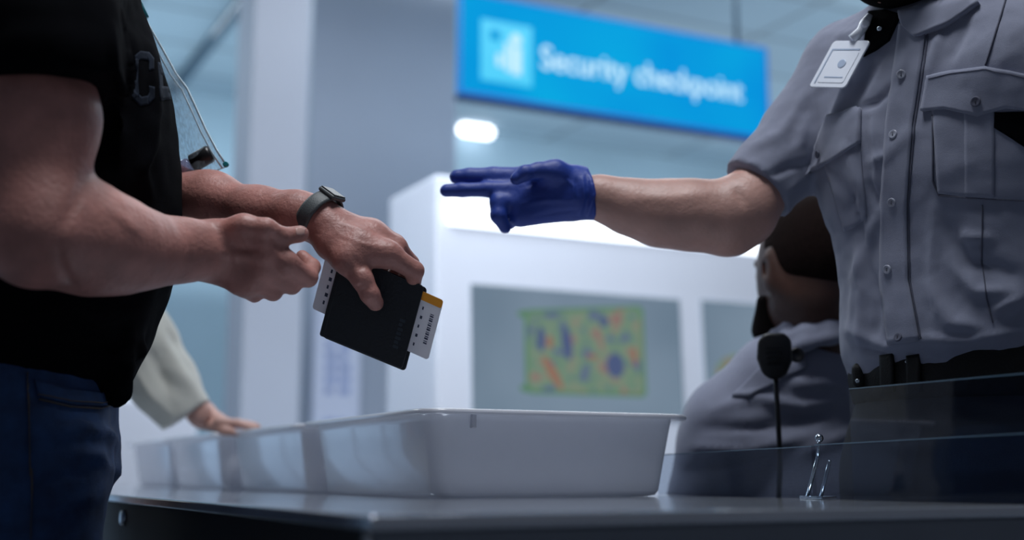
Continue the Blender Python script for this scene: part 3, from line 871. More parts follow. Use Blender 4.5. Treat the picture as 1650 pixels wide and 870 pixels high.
# tendons
F.chain([(345, 388, 1.462, 4), (425, 392, 1.460, 5)], .010); F.chain([(345, 404, 1.457, 4), (425, 418, 1.461, 5)], .010)
# left arm (far)
F.chain([(120, 20, 1.80, 70), (150, 180, 1.80, 62), (165, 305, 1.78, 52)], .05)
F.chain([(165, 305, 1.78, 50), (260, 312, 1.73, 46), (340, 321, 1.69, 39), (420, 340, 1.64, 33), (478, 345, 1.61, 31), (515, 352, 1.60, 31)], .03)
# left hand
F.chain([(516, 358, 1.597, 31), (545, 385, 1.59, 32)], .02)
F.chain([(530, 372, 1.588, 28), (578, 392, 1.58, 25), (626, 408, 1.575, 20)], .014)
F.chain([(545, 362, 1.605, 24), (600, 378, 1.60, 20), (640, 397, 1.60, 16)], .014)
F.chain([(550, 360, 1.625, 21), (600, 374, 1.622, 18), (638, 392, 1.622, 14)], .014)
F.chain([(545, 366, 1.645, 19), (595, 384, 1.642, 16), (628, 398, 1.642, 13)], .014)
F.chain([(535, 395, 1.578, 26), (558, 418, 1.562, 21), (584, 450, 1.556, 16.5)], .012)           # thumb
F.chain([(584, 450, 1.556, 16), (596, 474, 1.557, 15.5)], .008); F.chain([(596, 474, 1.557, 15.5), (605, 488, 1.565, 13.5)], .005)
F.chain([(575, 405, 1.57, 22), (610, 412, 1.572, 18)], .016)
F.chain([(626, 410, 1.575, 19), (668, 436, 1.588, 15.5)], .008); F.chain([(668, 436, 1.588, 15), (664, 466, 1.618, 12.5)], .004); F.chain([(664, 466, 1.618, 12), (648, 482, 1.625, 10)], .004)
F.chain([(640, 398, 1.602, 15), (662, 424, 1.625, 13.5)], .006); F.chain([(662, 424, 1.625, 13), (646, 462, 1.632, 11)], .004); F.chain([(646, 462, 1.632, 11), (628, 478, 1.628, 10)], .004)
F.chain([(638, 393, 1.622, 14), (648, 424, 1.645, 12.5)], .006); F.chain([(648, 424, 1.645, 12), (624, 456, 1.642, 11)], .004)
F.chain([(628, 399, 1.642, 13), (628, 430, 1.66, 11)], .006); F.chain([(628, 430, 1.66, 11), (606, 450, 1.65, 9.5)], .004)
v, f = F.mesh(.0026); v = relax(v, f, 2, .35)
skl = [([(300, 362), (306, 405), (300, 446)], 3, -.0010), ([(315, 372), (318, 410)], 3, -.0008),
       ([(434, 372), (444, 392), (458, 412)], 4, -.0022), ([(452, 372), (456, 392)], 1.8, -.0009), ([(458, 371), (462, 392)], 1.8, -.0009),
       ([(370, 395), (385, 430), (400, 445)], 3, .0012), ([(385, 372), (400, 400), (430, 420)], 2.5, .0010),
       ([(575, 462), (596, 455)], 2, -.0009), ([(579, 468), (601, 460)], 2, -.0009), ([(572, 418), (582, 432), (590, 425)], 4, -.0016),
       ([(540, 375), (590, 395), (620, 398)], 3, .0010), ([(550, 360), (590, 370)], 3, .0008),
       ([(95, 395), (100, 430), (120, 460)], 8, -.003), ([(150, 270), (120, 330), (95, 380)], 12, -.003), ([(170, 330), (230, 380)], 10, .002)]
v = folds(v, f, skl)
arm_vf = (v, f)
# --- rest of the body under the clothes and the head
F = Field()
hip = P(212, 612, 1.58) - mf * .136; hx, hy = hip[0], hip[1]
mid_ = P(286, 380, 1.58) - mf * .15
sh = P(105, 20, 1.60)
neck = np.array([sh[0], sh[1], 1.50])
F.loft([(.93, hx, hy, .14, .09), (1.16, mid_[0], mid_[1], .14, .09), (1.3, mid_[0], mid_[1], .14, .085), (1.40, (mid_[0]+sh[0])/2, (mid_[1]+sh[1])/2, .13, .075)], mr, mf, .03)
F.cap(P(40, -40, 1.40), P(130, -30, 1.80), .055, .055, .05)
F.cap(neck - Zg * .03, neck + mf * .02 + Zg * .10, .06, .055, .04)
hc = neck + mf * .045 + Zg * .19
qh, Ah = head_field(F, hc, mf, mr)
for sg in (1, -1):
    F.cap(np.array([hx, hy, .93]) + mr * sg * .08, np.array([hx, hy, .5]) + mr * sg * .10, .06, .045, .03)
    F.cap(np.array([hx, hy, .5]) + mr * sg * .10, np.array([hx, hy, .1]) + mr * sg * .10, .045, .035, .02)
v, f = F.mesh(.008); body = sdf_obj('body', [arm_vf, (v, f)], M['skin'], man); eyes(qh, mf, man)
F = Field()
F.ell(qh(0, -.022, .045), Ah, [.081, .098, .088], .02); F.ell(qh(0, .07, -.01), Ah, [.1, .07, .085], .01, sub=True)
F.ell(qh(.0, -.02, -.07), Ah, [.12, .12, .06], .01, sub=True)
v, f = F.mesh(.006); sdf_obj('hair', [(v, f)], M['hair'], man)
for nm, px, py in (('nail', 487, 371), ('nail', 603, 493)):
    pass
bt = bvh(body)
patch('thumb_nail', bt, [(476, 368), (484, 366), (491, 369)], [(477, 378), (484, 379), (490, 377)], M['nail'], man, 8, 6, .0004, .0005)
# --- T-shirt
F = Field()
# stations: image silhouette of the chest and belly (right edge) at each height
st = []
for py, xr, a_, b_ in ((-60, 178, .17, .10), (0, 210, .19, .115), (60, 244, .195, .125), (120, 271, .195, .13), (200, 287, .19, .135), (290, 293, .185, .14), (380, 290, .18, .145), (450, 279, .18, .145), (510, 258, .178, .138), (560, 241, .176, .135), (590, 222, .177, .132), (620, 206, .180, .130), (646, 192, .180, .126)):
    c = P(xr, py, 1.58); c2 = c - mf * (b_ + .004)
    st.append((c2[2], c2[0], c2[1], a_, b_))
F.loft(st, mr, mf, .03, 2.2)
# shoulders and sleeves
F.cap(P(60, -90, 1.42), P(140, -70, 1.78), .085, .085, .06)
F.cap(neck - Zg * .06, neck, .085, .07, .06)
F.cap(P(52, -90, 1.41), P(78, 60, 1.345), .085, .083, .04); F.cap(P(78, 60, 1.345), P(84, 108, 1.335), .083, .085, .01)
F.cut(P(85, 150, 1.335), P(92, 300, 1.32) - P(85, 150, 1.335), .11)
F.cap(P(112, -30, 1.78), P(140, 150, 1.80), .075, .07, .04)
# hanging front hem
F.chain([(178, 570, 1.50, 34), (190, 632, 1.50, 27)], .02, (vd, 2.0)); F.chain([(200, 560, 1.52, 30), (225, 565, 1.53, 15)], .02)
v, f = F.mesh(.0055); v = relax(v, f, 1, .4)
fl_s = [([(232, 30), (246, 100), (254, 180), (240, 240), (222, 290)], 8, .006), ([(205, 20), (215, 120), (205, 200)], 10, -.008), ([(190, 100), (175, 220), (180, 300)], 14, -.008),
        ([(250, 230), (228, 270), (245, 320)], 8, .005), ([(180, 40), (188, 110), (205, 165)], 7, .008), ([(232, 300), (255, 400), (240, 480)], 12, .004),
        ([(60, 500), (150, 520), (230, 500)], 10, .005), ([(80, 545), (160, 560), (230, 560)], 8, -.006), ([(100, 590), (170, 590)], 6, .005), ([(150, 565), (215, 590)], 5, .005)]
v = folds(v, f, fl_s); v = rough_cloth(v, f, .0035, 14)
shirt = sdf_obj('t_shirt', [(v, f)], M['black_cotton'], man)
tt = bvh(shirt)
# printed block letters on the chest
for nm, top, bot in (('printed_letter', [(214, 92), (226, 82), (240, 84)], [(214, 102), (228, 96), (240, 98)]),
                     ('printed_letter', [(240, 84), (248, 94), (248, 112)], [(236, 92), (240, 100), (240, 114)]),
                     ('printed_letter', [(214, 92), (212, 130), (213, 160)], [(223, 96), (222, 130), (224, 156)]),
                     ('printed_letter', [(213, 158), (226, 171), (240, 168)], [(216, 146), (228, 156), (238, 154)]),
                     ('printed_letter', [(240, 168), (249, 158), (249, 140)], [(236, 158), (240, 150), (240, 138)]),
                     ('printed_letter', [(254, 100), (268, 106)], [(258, 120), (270, 124)]), ('printed_letter', [(256, 138), (274, 140)], [(258, 162), (275, 160)]),
                     ('printed_letter', [(254, 100), (260, 101)], [(258, 162), (264, 162)])):
    patch(nm, tt, top, bot, M['print_grey'], shirt, 8, 4, .0004, .0002)
# --- jeans
F = Field()
def leg(F, sg, rh, rk, ra, x=0):
    top = np.array([hx, hy, .93]) + mr * sg * .085 + mf * .012; kn = np.array([hx, hy, .50]) + mr * sg * .10 + mf * .03; an = np.array([hx, hy, .10]) + mr * sg * .10
    F.cap(top, kn, rh, rk, .05); F.cap(kn, an, rk, ra, .03)
st = []
for py, xr, a_, b_ in ((600, 186, .17, .12), (640, 182, .175, .125), (690, 172, .175, .125), (740, 165, .16, .12)):
    c = P(xr, py, 1.57); c2 = c - mf * b_; st.append((c2[2], c2[0], c2[1], a_, b_))
F.loft(st, mr, mf, .04, 2.3)
jc = P(200, 790, 1.56) - mf * .10; 
for sg in (1, -1):
    bk = mf * (.055 if sg < 0 else 0)
    t0 = np.array([jc[0], jc[1], .90]) + mr * sg * .088 - bk * .6; kn = np.array([jc[0], jc[1], .48]) + mr * sg * .10 - bk; an = np.array([jc[0], jc[1], .07]) + mr * sg * .10 - mf * .03 - bk
    F.cap(t0, kn, .098, .075, .06); F.cap(kn, an, .075, .06, .04)
v, f = F.mesh(.0065)
v = folds(v, f, [([(70, 700), (140, 690), (190, 705)], 9, .005), ([(110, 730), (160, 735), (185, 760)], 8, .005), ([(60, 780), (120, 760), (170, 745)], 9, -.005), ([(120, 680), (160, 700)], 6, .004), ([(80, 820), (150, 800)], 9, .004), ([(165, 690), (190, 720)], 6, .005), ([(45, 600), (48, 700), (52, 870)], 3, .003)])
v = rough_cloth(v, f, .003, 16, 5)
jeans = sdf_obj('jeans', [(v, f)], M['denim'], man)
jt = bvh(jeans)
patch('front_pocket', jt, [(55, 612), (110, 628), (160, 634), (192, 628)], [(62, 640), (112, 652), (160, 655), (191, 646)], M['denim'], jeans, 24, 5, .002, .002)
ribbon('stitching', jt, [(62, 644), (112, 656), (160, 659), (188, 650)], 1.2, M['thread'], jeans, 30, .002, .0012)
ribbon('stitching', jt, [(60, 637), (112, 648), (160, 651), (189, 643)], 1.2, M['thread'], jeans, 30, .0045, .0012)
ribbon('stitching', jt, [(44, 600), (47, 700), (51, 800), (50, 868)], 1.3, M['thread'], jeans, 40, .002, .001)
for sg in (1, -1): shoe('shoe', np.array([jc[0], jc[1], 0]) + mr * sg * .10 - mf * (.02 if sg > 0 else .075), mf, mr, M['black_leather'], man)

# --- watch
wt = empty('wrist_watch', 'grey wrist watch with a dark square face on the left wrist', 'watch')
wcn = P(514, 350, 1.60)
axw = unit(RT * .80 - UP * .56 - FW * .42)
u1 = unit(UP - axw * (UP @ axw)); u2 = np.cross(axw, u1)
def wring(r1, r2, n=40): return [(wcn + u1 * r1 * math.cos(2*math.pi*k/n) + u2 * r2 * math.sin(2*math.pi*k/n)) for k in range(n)]
v, f = [], []; n = 44
for k in range(n):
    a = 2 * math.pi * k / n
    for off, dr in ((-.0105, -.0012), (-.0105, .0014), (-.007, .0022), (.007, .0022), (.0105, .0014), (.0105, -.0012)):
        v.append(wcn + axw * off + u1 * (.0325 + dr) * math.cos(a) + u2 * (.0325 + dr) * math.sin(a))
for k in range(n):
    for j in range(6):
        a, b = k * 6 + j, k * 6 + (j + 1) % 6; c, d_ = ((k + 1) % n) * 6 + (j + 1) % 6, ((k + 1) % n) * 6 + j
        f.append((a, b, c, d_))
raw('band', v, f, M['watch_band'], wt)
ctop = unit(u1 * 1 + u2 * (-.0) + RT * .25 ); ctop = unit(ctop - axw * (ctop @ axw)); cs = np.cross(axw, ctop)
cc = wcn + ctop * .0345
bm = bmesh.new(); hw, hl, ht = .015, .014, .0032
box8(bm, [cc + axw * sx * hl + cs * sy * hw + ctop * sz for sz in (-ht, ht) for sx, sy in ((-1, -1), (1, -1), (1, 1), (-1, 1))])
bevel(from_bm('case', bm, M['watch_band'], wt), .003, 3)
bm = bmesh.new(); hw, hl = .0132, .0122
box8(bm, [cc + axw * sx * hl + cs * sy * hw + ctop * sz for sz in (ht - .001, ht + .0012) for sx, sy in ((-1, -1), (1, -1), (1, 1), (-1, 1))])
bevel(from_bm('watch_face', bm, M['watch_glass'], wt), .001)

# --- wallet (passport holder) and boarding pass
wl = empty('passport_wallet', 'black leather passport wallet held open edge up in the left hand', 'wallet')
wd = 1.598
def wq(px, py, dd=0): return P(px, py, wd + dd)
BL, BR, TR, TL_ = wq(517, 541), wq(653, 597), wq(689, 462), wq(553, 407)
ex, ey = BR - BL, TL_ - BL; en = unit(np.cross(ex, ey)); en = en if en @ (C0 - BL) > 0 else -en
def rplate(name, o_, ex, ey, n_, z0, z1, r, m, parent, uv=((0, 0), (1, 1))):
    (ua, va), (ub, vb) = uv
    w, h_ = np.linalg.norm(ex), np.linalg.norm(ey); pts = []
    for cu_, cv_, a0 in ((ub, vb, 0), (ua, vb, 90), (ua, va, 180), (ub, va, 270)):
        su = -1 if cu_ == ub else 1; sv = -1 if cv_ == vb else 1
        for k in range(6):
            a = math.radians(a0 + 18 * k)
            pts.append(o_ + ex * (cu_ + su * r / w + r / w * math.cos(a)) + ey * (cv_ + sv * r / h_ + r / h_ * math.sin(a)))
    bm = bmesh.new(); A_ = [bm.verts.new(V(p_ + n_ * z1)) for p_ in pts]; B_ = [bm.verts.new(V(p_ + n_ * z0)) for p_ in pts]
    bm.faces.new(A_); bm.faces.new(B_[::-1]); n = len(pts)
    for k in range(n): bm.faces.new((A_[k], B_[k], B_[(k+1) % n], A_[(k+1) % n]))
    o = from_bm(name, bm, m, parent); return o
bevel(rplate('front_cover', BL, ex, ey, en, .0015, .0045, .005, M['leather'], wl, ((0, 0), (.965, 1))), .0012)
bevel(rplate('back_cover', BL, ex, ey, en, -.0045, -.0018, .005, M['leather'], wl, ((.02, -.012), (1, .99))), .0012)
bevel(rplate('spine', BL, ex, ey, en, -.0045, .0048, .003, M['leather'], wl, ((-.015, 0), (.045, 1))), .0015)
rplate('inner_pages', BL, ex, ey, en, -.0016, -.0005, .003, M['emboss'], wl, ((.05, .02), (.93, .96)))
for k in range(7):
    rplate('embossed_mark', BL, ex, ey, en, .004, .005, .0006, M['emboss'], wl, ((.80, .20 + k * .052), (.80 + (.06, .045, .06, .05, .06, .04, .06)[k], .235 + k * .052)))
for w0, w1, t0_, t1_ in ((.01, .955, .012, .018), (.01, .955, .982, .988)):
    rplate('stitching', BL, ex, ey, en, .004, .0049, .0003, M['emboss'], wl, ((w0, t0_), (w1, t1_)))
bp = empty('boarding_pass', 'white boarding pass with an orange end strip sticking out of the wallet', 'boarding pass')
bBL, bBR, bTR, bTL = wq(503, 497), wq(690, 580), wq(715, 484), wq(528, 401)
fx_, fy_ = bBR - bBL, bTL - bBL
rplate('card', bBL, fx_, fy_, en, .0001, .0009, .004, M['paper'], bp)
rplate('orange_strip', bBL, fx_, fy_, en, .0009, .0012, .003, M['orange'], bp, ((.4, .86), (.998, 1)))
for k, (u0, wv) in enumerate([(i * .037, (.022, .012, .026, .016)[i % 4]) for i in range(14)]):
    rplate('barcode_bar', bBL, fx_, fy_, en, .0009, .0011, .0001, M['ink'], bp, ((.925, .22 + u0), (.955, .22 + u0 + wv)))
for k in range(5):
    rplate('printed_line', bBL, fx_, fy_, en, .0009, .0011, .0001, M['ink'], bp, ((.850 + .0, .12 + k * .15), (.862 + .006 * (k % 2), .17 + k * .15)))
    rplate('printed_line', bBL, fx_, fy_, en, .0009, .0011, .0001, M['ink'], bp, ((.07, .14 + k * .13), (.085 + .01 * (k % 2), .2 + k * .13)))

# --- clear zip bag and the bottle inside
bg = empty('zip_bag', 'clear plastic zip bag hanging in front of the black T-shirt', 'bag')
def bagpt(px, py, dd=0): return P(px, py, 1.70 + dd)
edge_r = [(222, 2), (240, 40), (262, 78), (284, 118), (302, 142), (316, 172), (332, 208), (350, 242), (367, 268)]
edge_l = [(205, 2), (206, 40), (212, 78), (222, 118), (232, 142), (240, 172), (252, 214), (262, 262), (268, 306)]
for nm, off in (('front_sheet', -.012), ('back_sheet', .010)):
    v, f = [], []; nx = 12
    for j, (r_, l_) in enumerate(zip(edge_r, edge_l)):
        for i in range(nx + 1):
            t = i / nx; px, py = l_[0] + (r_[0] - l_[0]) * t, l_[1] + (r_[1] - l_[1]) * t
            bul = off * math.sin(math.pi * min(1, t * 1.0)) + .002 * math.sin(7 * t + j * 1.7) * (1 if 0 < t < 1 else 0)
            v.append(bagpt(px, py, bul))
    for j in range(len(edge_r) - 1):
        for i in range(nx): a = j * (nx + 1) + i; f.append((a, a + 1, a + nx + 2, a + nx + 1))
    o = raw(nm, v, f, M['glass_bag'], bg); md = o.modifiers.new('s', 'SUBSURF'); md.levels = 1; md.render_levels = 1
tube('zip_seal', [bagpt(x - 1, y) for x, y in edge_r], .0015, M['bag_edge'], bg, 6)
tube('zip_seal', [bagpt(x - 9, y + 3, -.003) for x, y in edge_r[1:]], .0012, M['bag_edge'], bg, 6)
tube('side_seam', [bagpt(*p_) for p_ in ((367, 268), (345, 276), (320, 286), (292, 297), (270, 306))], .0008, M['bag_edge'], bg, 6)
tube('slider', [bagpt(214, -4), bagpt(222, 10), bagpt(234, 30)], [.006, .008, .006], M['teal_plastic'], bg, 8)
disc('seal_end', bagpt(364, 265, -.004), -hd, .004, .003, M['teal_plastic'], bg)
bo = empty('travel_bottle', 'tiny clear travel bottle with a black cap inside the zip bag', 'bottle')
b0, b1, b2, b3 = bagpt(278, 286), bagpt(306, 266), bagpt(312, 262), bagpt(340, 247)
tube('bottle_body', [bagpt(262, 296), bagpt(266, 293), bagpt(300, 270), bagpt(306, 266), bagpt(311, 263)], [.009, .0125, .0125, .011, .006], M['bottle'], bo, 18)
tube('cap', [bagpt(309, 264), bagpt(311, 263), bagpt(337, 248), bagpt(341, 246)], [.0105, .0125, .0125, .0105], M['black_plastic'], bo, 18)

# ================================================================== STANDING OFFICER
of = empty('person', 'standing officer in a grey uniform shirt stretching out a blue-gloved hand', 'person')
ff, fr = frame((-.72, -.69))
# his right side is up-left and farther away
if fr @ RT > 0: fr = -fr
F = Field()
# body core
oc = P(1562, 585, 1.72)
cx_, cy_ = oc[0], oc[1]
st = []
for py, xl_, a_, b_ in ((700, 1420, .14, .10), (585, 1420, .14, .10), (450, 1415, .14, .095), (300, 1410, .14, .09), (150, 1430, .13, .085)):
    c = P(xl_, py, 1.72); e_ = math.sqrt((a_*.72)**2 + (b_*.72)**2); c2 = c + RT * e_; st.append((c2[2], c2[0], c2[1], a_, b_))
F.loft(st, fr, ff, .04)
nk = P(1508, 40, 1.74)
F.cap(nk - Zg * .05, nk + ff * .02 + Zg * .07, .06, .058, .04)
hc = nk + ff * .055 + Zg * .118
hq, hA = head_field(F, hc, ff, fr)
oh = np.array([oc[0], oc[1], 0])
for sg in (1, -1):
    F.cap(oh + Zg * .92 + fr * sg * .085, oh + Zg * .5 + fr * sg * .1, .06, .05, .03); F.cap(oh + Zg * .5 + fr * sg * .1, oh + Zg * .1 + fr * sg * .1, .05, .035, .03)
# left arm hangs at his side, outside the frame
lsh = P(1700, 110, 1.60); lel = lsh + np.array([0, 0, -.30]) + RT * .05; lwr = lel + np.array([0, 0, -.22]) + ff * .08 + RT * .03
F.cap(lsh, lel, .052, .042, .04); F.cap(lel, lwr, .042, .028, .02)
fingers_down(F, lwr, lwr - lel, -RT, -ff)
coarse = F.mesh(.008)
F = Field()
F.chain([(1350, 150, 1.88, 50), (1262, 262, 1.84, 48), (1200, 334, 1.80, 51)], .04)
F.chain([(1192, 338, 1.80, 52), (1165, 350, 1.80, 55), (1110, 346, 1.80, 54), (1060, 343, 1.80, 50), (1010, 332, 1.80, 41), (966, 318, 1.80, 32), (925, 314, 1.80, 26)], .02)
F.chain([(1205, 355, 1.795, 30), (1180, 372, 1.795, 30)], .03)
v, f = F.mesh(.004); v = relax(v, f, 2, .4)
v = folds(v, f, [([(1185, 300), (1200, 330)], 8, -.003), ([(1150, 310), (1080, 320), (1010, 318)], 10, .002)])
sdf_obj('body', [(v, f), coarse], M['skin_fair'], of); eyes(hq, ff, of)
# glove
F = Field()
dg_ = 1.80
fl = (vd, 1.45)
F.chain([(952, 312, dg_, 37), (900, 310, dg_, 38)], .02, (vd, 1.1))
F.chain([(930, 292, dg_, 24), (852, 290, dg_+.01, 22)], .014); F.chain([(925, 305, dg_, 26), (848, 306, dg_+.005, 23)], .014)
F.chain([(920, 320, dg_, 27), (842, 324, dg_, 24)], .014); F.chain([(915, 334, dg_, 21), (838, 346, dg_-.005, 20)], .012)
F.chain([(856, 289, dg_+.012, 20), (795, 286, dg_+.015, 17.5)], .010); F.chain([(795, 286, dg_+.015, 17), (757, 285, dg_+.015, 14.5), (736, 285, dg_+.015, 12)], .004)   # index
F.chain([(848, 306, dg_, 15), (785, 305, dg_-.004, 12.5)], .007); F.chain([(785, 305, dg_-.004, 12), (745, 306, dg_-.004, 11.5), (719, 307, dg_-.004, 10.5)], .004)       # middle
F.chain([(842, 326, dg_, 18), (804, 326, dg_-.012, 15)], .008); F.chain([(804, 327, dg_-.012, 14), (803, 347, dg_-.02, 13)], .005); F.chain([(803, 347, dg_-.02, 12.5), (814, 367, dg_-.015, 9.5)], .004)   # ring, bent down
F.chain([(838, 344, dg_-.003, 16), (818, 340, dg_+.008, 12)], .008); F.chain([(818, 340, dg_+.008, 11.5), (822, 360, dg_+.006, 9.5)], .005)                                   # little finger, behind it
F.chain([(918, 290, dg_-.012, 22), (895, 278, dg_-.022, 19), (868, 276, dg_-.030, 15)], .012)                                                                       # thumb
F.chain([(868, 276, dg_-.030, 14), (846, 279, dg_-.038, 13)], .005); F.chain([(846, 279, dg_-.038, 12.8), (832, 288, dg_-.040, 10.5)], .004)
F.chain([(930, 314, dg_, 39), (966, 313, dg_, 42)], .010, (vd, .94))
F.cut(P(955, 314, dg_), P(1040, 298, dg_) - P(955, 312, dg_), .09)
v, f = F.mesh(.0025); v = relax(v, f, 2, .4)
v = folds(v, f, [([(938, 285), (942, 315), (934, 345)], 2.2, .0025), ([(945, 282), (949, 315), (942, 347)], 2, -.002), ([(952, 280), (957, 313), (948, 348)], 2.5, .003), ([(928, 288), (931, 312)], 2.5, -.0018),
                 ([(840, 330), (880, 322), (930, 322)], 4, .0015), ([(850, 300), (865, 292), (885, 290)], 3, -.002), ([(905, 285), (925, 300), (925, 320)], 3, .0015), ([(860, 350), (900, 342), (930, 338)], 3, -.0012)])
gl = sdf_obj('glove', [(v, f)], M['glove'], of)
gl['label'] = 'blue nitrile glove'
# beard and hair
F = Field()
F.ell(hq(0, .045, -.075), hA, [.062, .062, .04], .02); F.cap(hq(.068, .0, -.03), hq(.03, .05, -.08), .014, .016, .02); F.cap(hq(-.068, .0, -.03), hq(-.03, .05, -.08), .014, .016, .02)
v, f = F.mesh(.005); sdf_obj('beard', [(v, f)], M['hair'], of)
F = Field()
F.ell(hq(0, -.022, .045), hA, [.081, .098, .088], .02); F.ell(hq(0, .07, -.01), hA, [.1, .07, .085], .01, sub=True); F.ell(hq(.0, -.02, -.07), hA, [.12, .12, .06], .01, sub=True)
v, f = F.mesh(.006); sdf_obj('hair', [(v, f)], M['hair'], of)
# shirt
F = Field()
st = []
for py, xl_, a_, b_ in ((612, 1378, .170, .138), (580, 1366, .180, .148), (540, 1360, .19, .155), (500, 1361, .193, .155), (440, 1361, .195, .15), (370, 1352, .20, .145), (300, 1330, .21, .14), (220, 1330, .215, .135), (150, 1345, .205, .125), (90, 1375, .18, .11), (50, 1400, .15, .10)):
    e_ = ((a_*.72)**1.8 + (b_*.70)**1.8) ** (1/1.8) + .006
    c2 = P(xl_, py, 1.70) + RT * e_; st.append((c2[2], c2[0], c2[1], a_, b_))
F.loft(st, fr, ff, .03, 2.25)
rs = P(1385, 118, 1.84); ls = P(1672, 105, 1.60)
F.cap(rs, P(1480, 62, 1.76), .072, .06, .07); F.cap(P(1480, 62, 1.76), ls, .06, .072, .07)
F.cap(nk - Zg * .045, nk - Zg * .02, .078, .068, .04)
F.cap(P(1375, 128, 1.85), P(1300, 215, 1.85), .075, .064, .05); F.cap(P(1300, 215, 1.85), P(1205, 322, 1.81), .061, .057, .02)
F.cut(P(1222, 308, 1.815), P(1180, 345, 1.80) - P(1222, 300, 1.815), .12)
F.cap(ls, lel - np.array([0, 0, -.06]), .075, .064, .05)
v, f = F.mesh(.0048); v = relax(v, f, 1, .4)
sfolds = [([(1420, 330), (1380, 450), (1372, 540)], 9, .006), ([(1345, 270), (1378, 330), (1400, 420)], 8, -.006), ([(1368, 240), (1388, 310), (1402, 380)], 7, .006),
          ([(1300, 190), (1286, 240), (1300, 300)], 9, .005), ([(1375, 120), (1350, 175), (1330, 240)], 8, .006),
          ([(1430, 80), (1395, 130), (1355, 200)], 7, -.005), ([(1450, 130), (1410, 165), (1380, 175)], 6, -.006), ([(1470, 210), (1430, 250), (1400, 262)], 7, .004),
          ([(1405, 430), (1418, 480), (1412, 540)], 7, -.006), ([(1385, 400), (1392, 470), (1385, 560)], 7, .006), ([(1520, 350), (1560, 420), (1640, 440)], 12, -.007),
          ([(1530, 420), (1570, 470), (1650, 470)], 12, .007), ([(1600, 500), (1650, 480)], 9, .007), ([(1540, 380), (1600, 385)], 9, .006), ([(1500, 460), (1530, 520), (1600, 530)], 12, .006),
          ([(1520, 40), (1500, 110)], 8, .005), ([(1560, 30), (1530, 100)], 9, -.005), 
          ([(1215, 240), (1260, 215), (1300, 150)], 9, .005), ([(1235, 285), (1270, 270), (1305, 262)], 7, -.005), ([(1260, 320), (1290, 290), (1330, 270)], 7, .005), ([(1365, 530), (1430, 560), (1470, 545)], 8, .005),
          ([(1380, 560), (1440, 575)], 5, -.006), ([(1480, 545), (1560, 550), (1650, 530)], 9, .006), ([(1405, 180), (1412, 260), (1408, 330)], 6, .004), ([(1460, 90), (1440, 150)], 6, .004),
          ([(1400, 290), (1415, 330)], 5, -.005), ([(1376, 300), (1368, 345)], 5, -.005), ([(1505, 330), (1500, 440), (1512, 520)], 9, .004)]
v = folds(v, f, sfolds); v = rough_cloth(v, f, .003, 13, 9); v = rough_cloth(v, f, .0012, 38, 4)
osh = sdf_obj('shirt', [(v, f)], M['shirt'], of)
ot = bvh(osh)
patch('placket', ot, [(1450, 40), (1444, 90), (1428, 200), (1420, 330), (1419, 450), (1432, 556)], [(1494, 34), (1488, 90), (1471, 200), (1462, 330), (1464, 450), (1482, 548)], M['shirt'], osh, 60, 8, .0015, .002)
ribbon('placket_seam', ot, [(1496, 50), (1490, 100), (1474, 200), (1464, 330), (1466, 450), (1484, 546)], 2.2, M['shirt_seam'], osh, 60, .0008, .0006)
# his right chest pocket
patch('chest_pocket', ot, [(1322, 240), (1350, 222), (1384, 205)], [(1362, 372), (1378, 366), (1397, 352)], M['shirt'], osh, 14, 18, .001, .0015)
patch('pocket_flap', ot, [(1339, 186), (1364, 181), (1389, 175)], [(1296, 285), (1346, 258), (1388, 230)], M['shirt'], osh, 16, 16, .004, .003)
# his left chest pocket
patch('chest_pocket', ot, [(1503, 172), (1580, 170), (1662, 170)], [(1512, 312), (1580, 320), (1662, 324)], M['shirt'], osh, 26, 22, .001, .002)
patch('pocket_pleat', ot, [(1555, 178), (1603, 178)], [(1556, 316), (1603, 318)], M['shirt'], osh, 8, 22, .0025, .002)
patch('pocket_flap', ot, [(1497, 123), (1540, 115), (1592, 108), (1628, 114), (1662, 122)], [(1487, 180), (1525, 177), (1552, 183), (1577, 188), (1600, 181), (1622, 174), (1662, 180)], M['shirt'], osh, 36, 12, .0045, .003)
patch('flap_shadow', ot, [(1604, 181), (1662, 180)], [(1603, 206), (1662, 244)], M['black_cotton'], osh, 10, 8, .0032, .001)  # black patch: the shade under the flap, put in as colour
ribbon('shoulder_seam', ot, [(1588, 106), (1602, 62), (1618, 10), (1624, -12)], 2, M['shirt_seam'], osh, 30, .001, .001)
ribbon('side_dart', ot, [(1583, 330), (1582, 420), (1590, 480), (1600, 520)], 1.8, M['shirt_seam'], osh, 30, .001, .001)
ribbon('pocket_seam', ot, [(1504, 186), (1504, 292), (1514, 315), (1580, 320), (1662, 324)], 2, M['shirt_seam'], osh, 60, .0022, .001)
ribbon('flap_seam', ot, [(1501, 128), (1540, 120), (1592, 113), (1662, 128)], 1.4, M['shirt_seam'], osh, 40, .0072, .0008)
for (bx, by, rr, dk) in ((1453, 121, .0062, 0), (1442, 218, .0062, 0), (1440, 326, .0062, 0), (1433, 434, .0062, 0), (1450, 545, .0058, 0), (1577, 165, .0066, .006), (1327, 248, .0055, .006)):
    p_, n_ = hit(ot, bx, by)
    n_ = np.array(n_[:]); n_ = n_ if n_ @ (C0 - np.array(p_[:])) > 0 else -n_
    b_ = disc('button', np.array(p_[:]) + n_ * (.0045 + dk * .8), n_, rr, .0016, M['shirt_seam'] if by > 500 or dk else M['button'], osh, 20, .5)
    for s_ in (-1, 1):
        disc('button_hole', np.array(p_[:]) + n_ * (.0058 + dk * .8) + UP * s_ * .0013, n_, .0007, .0006, M['button_dark'], b_, 8)
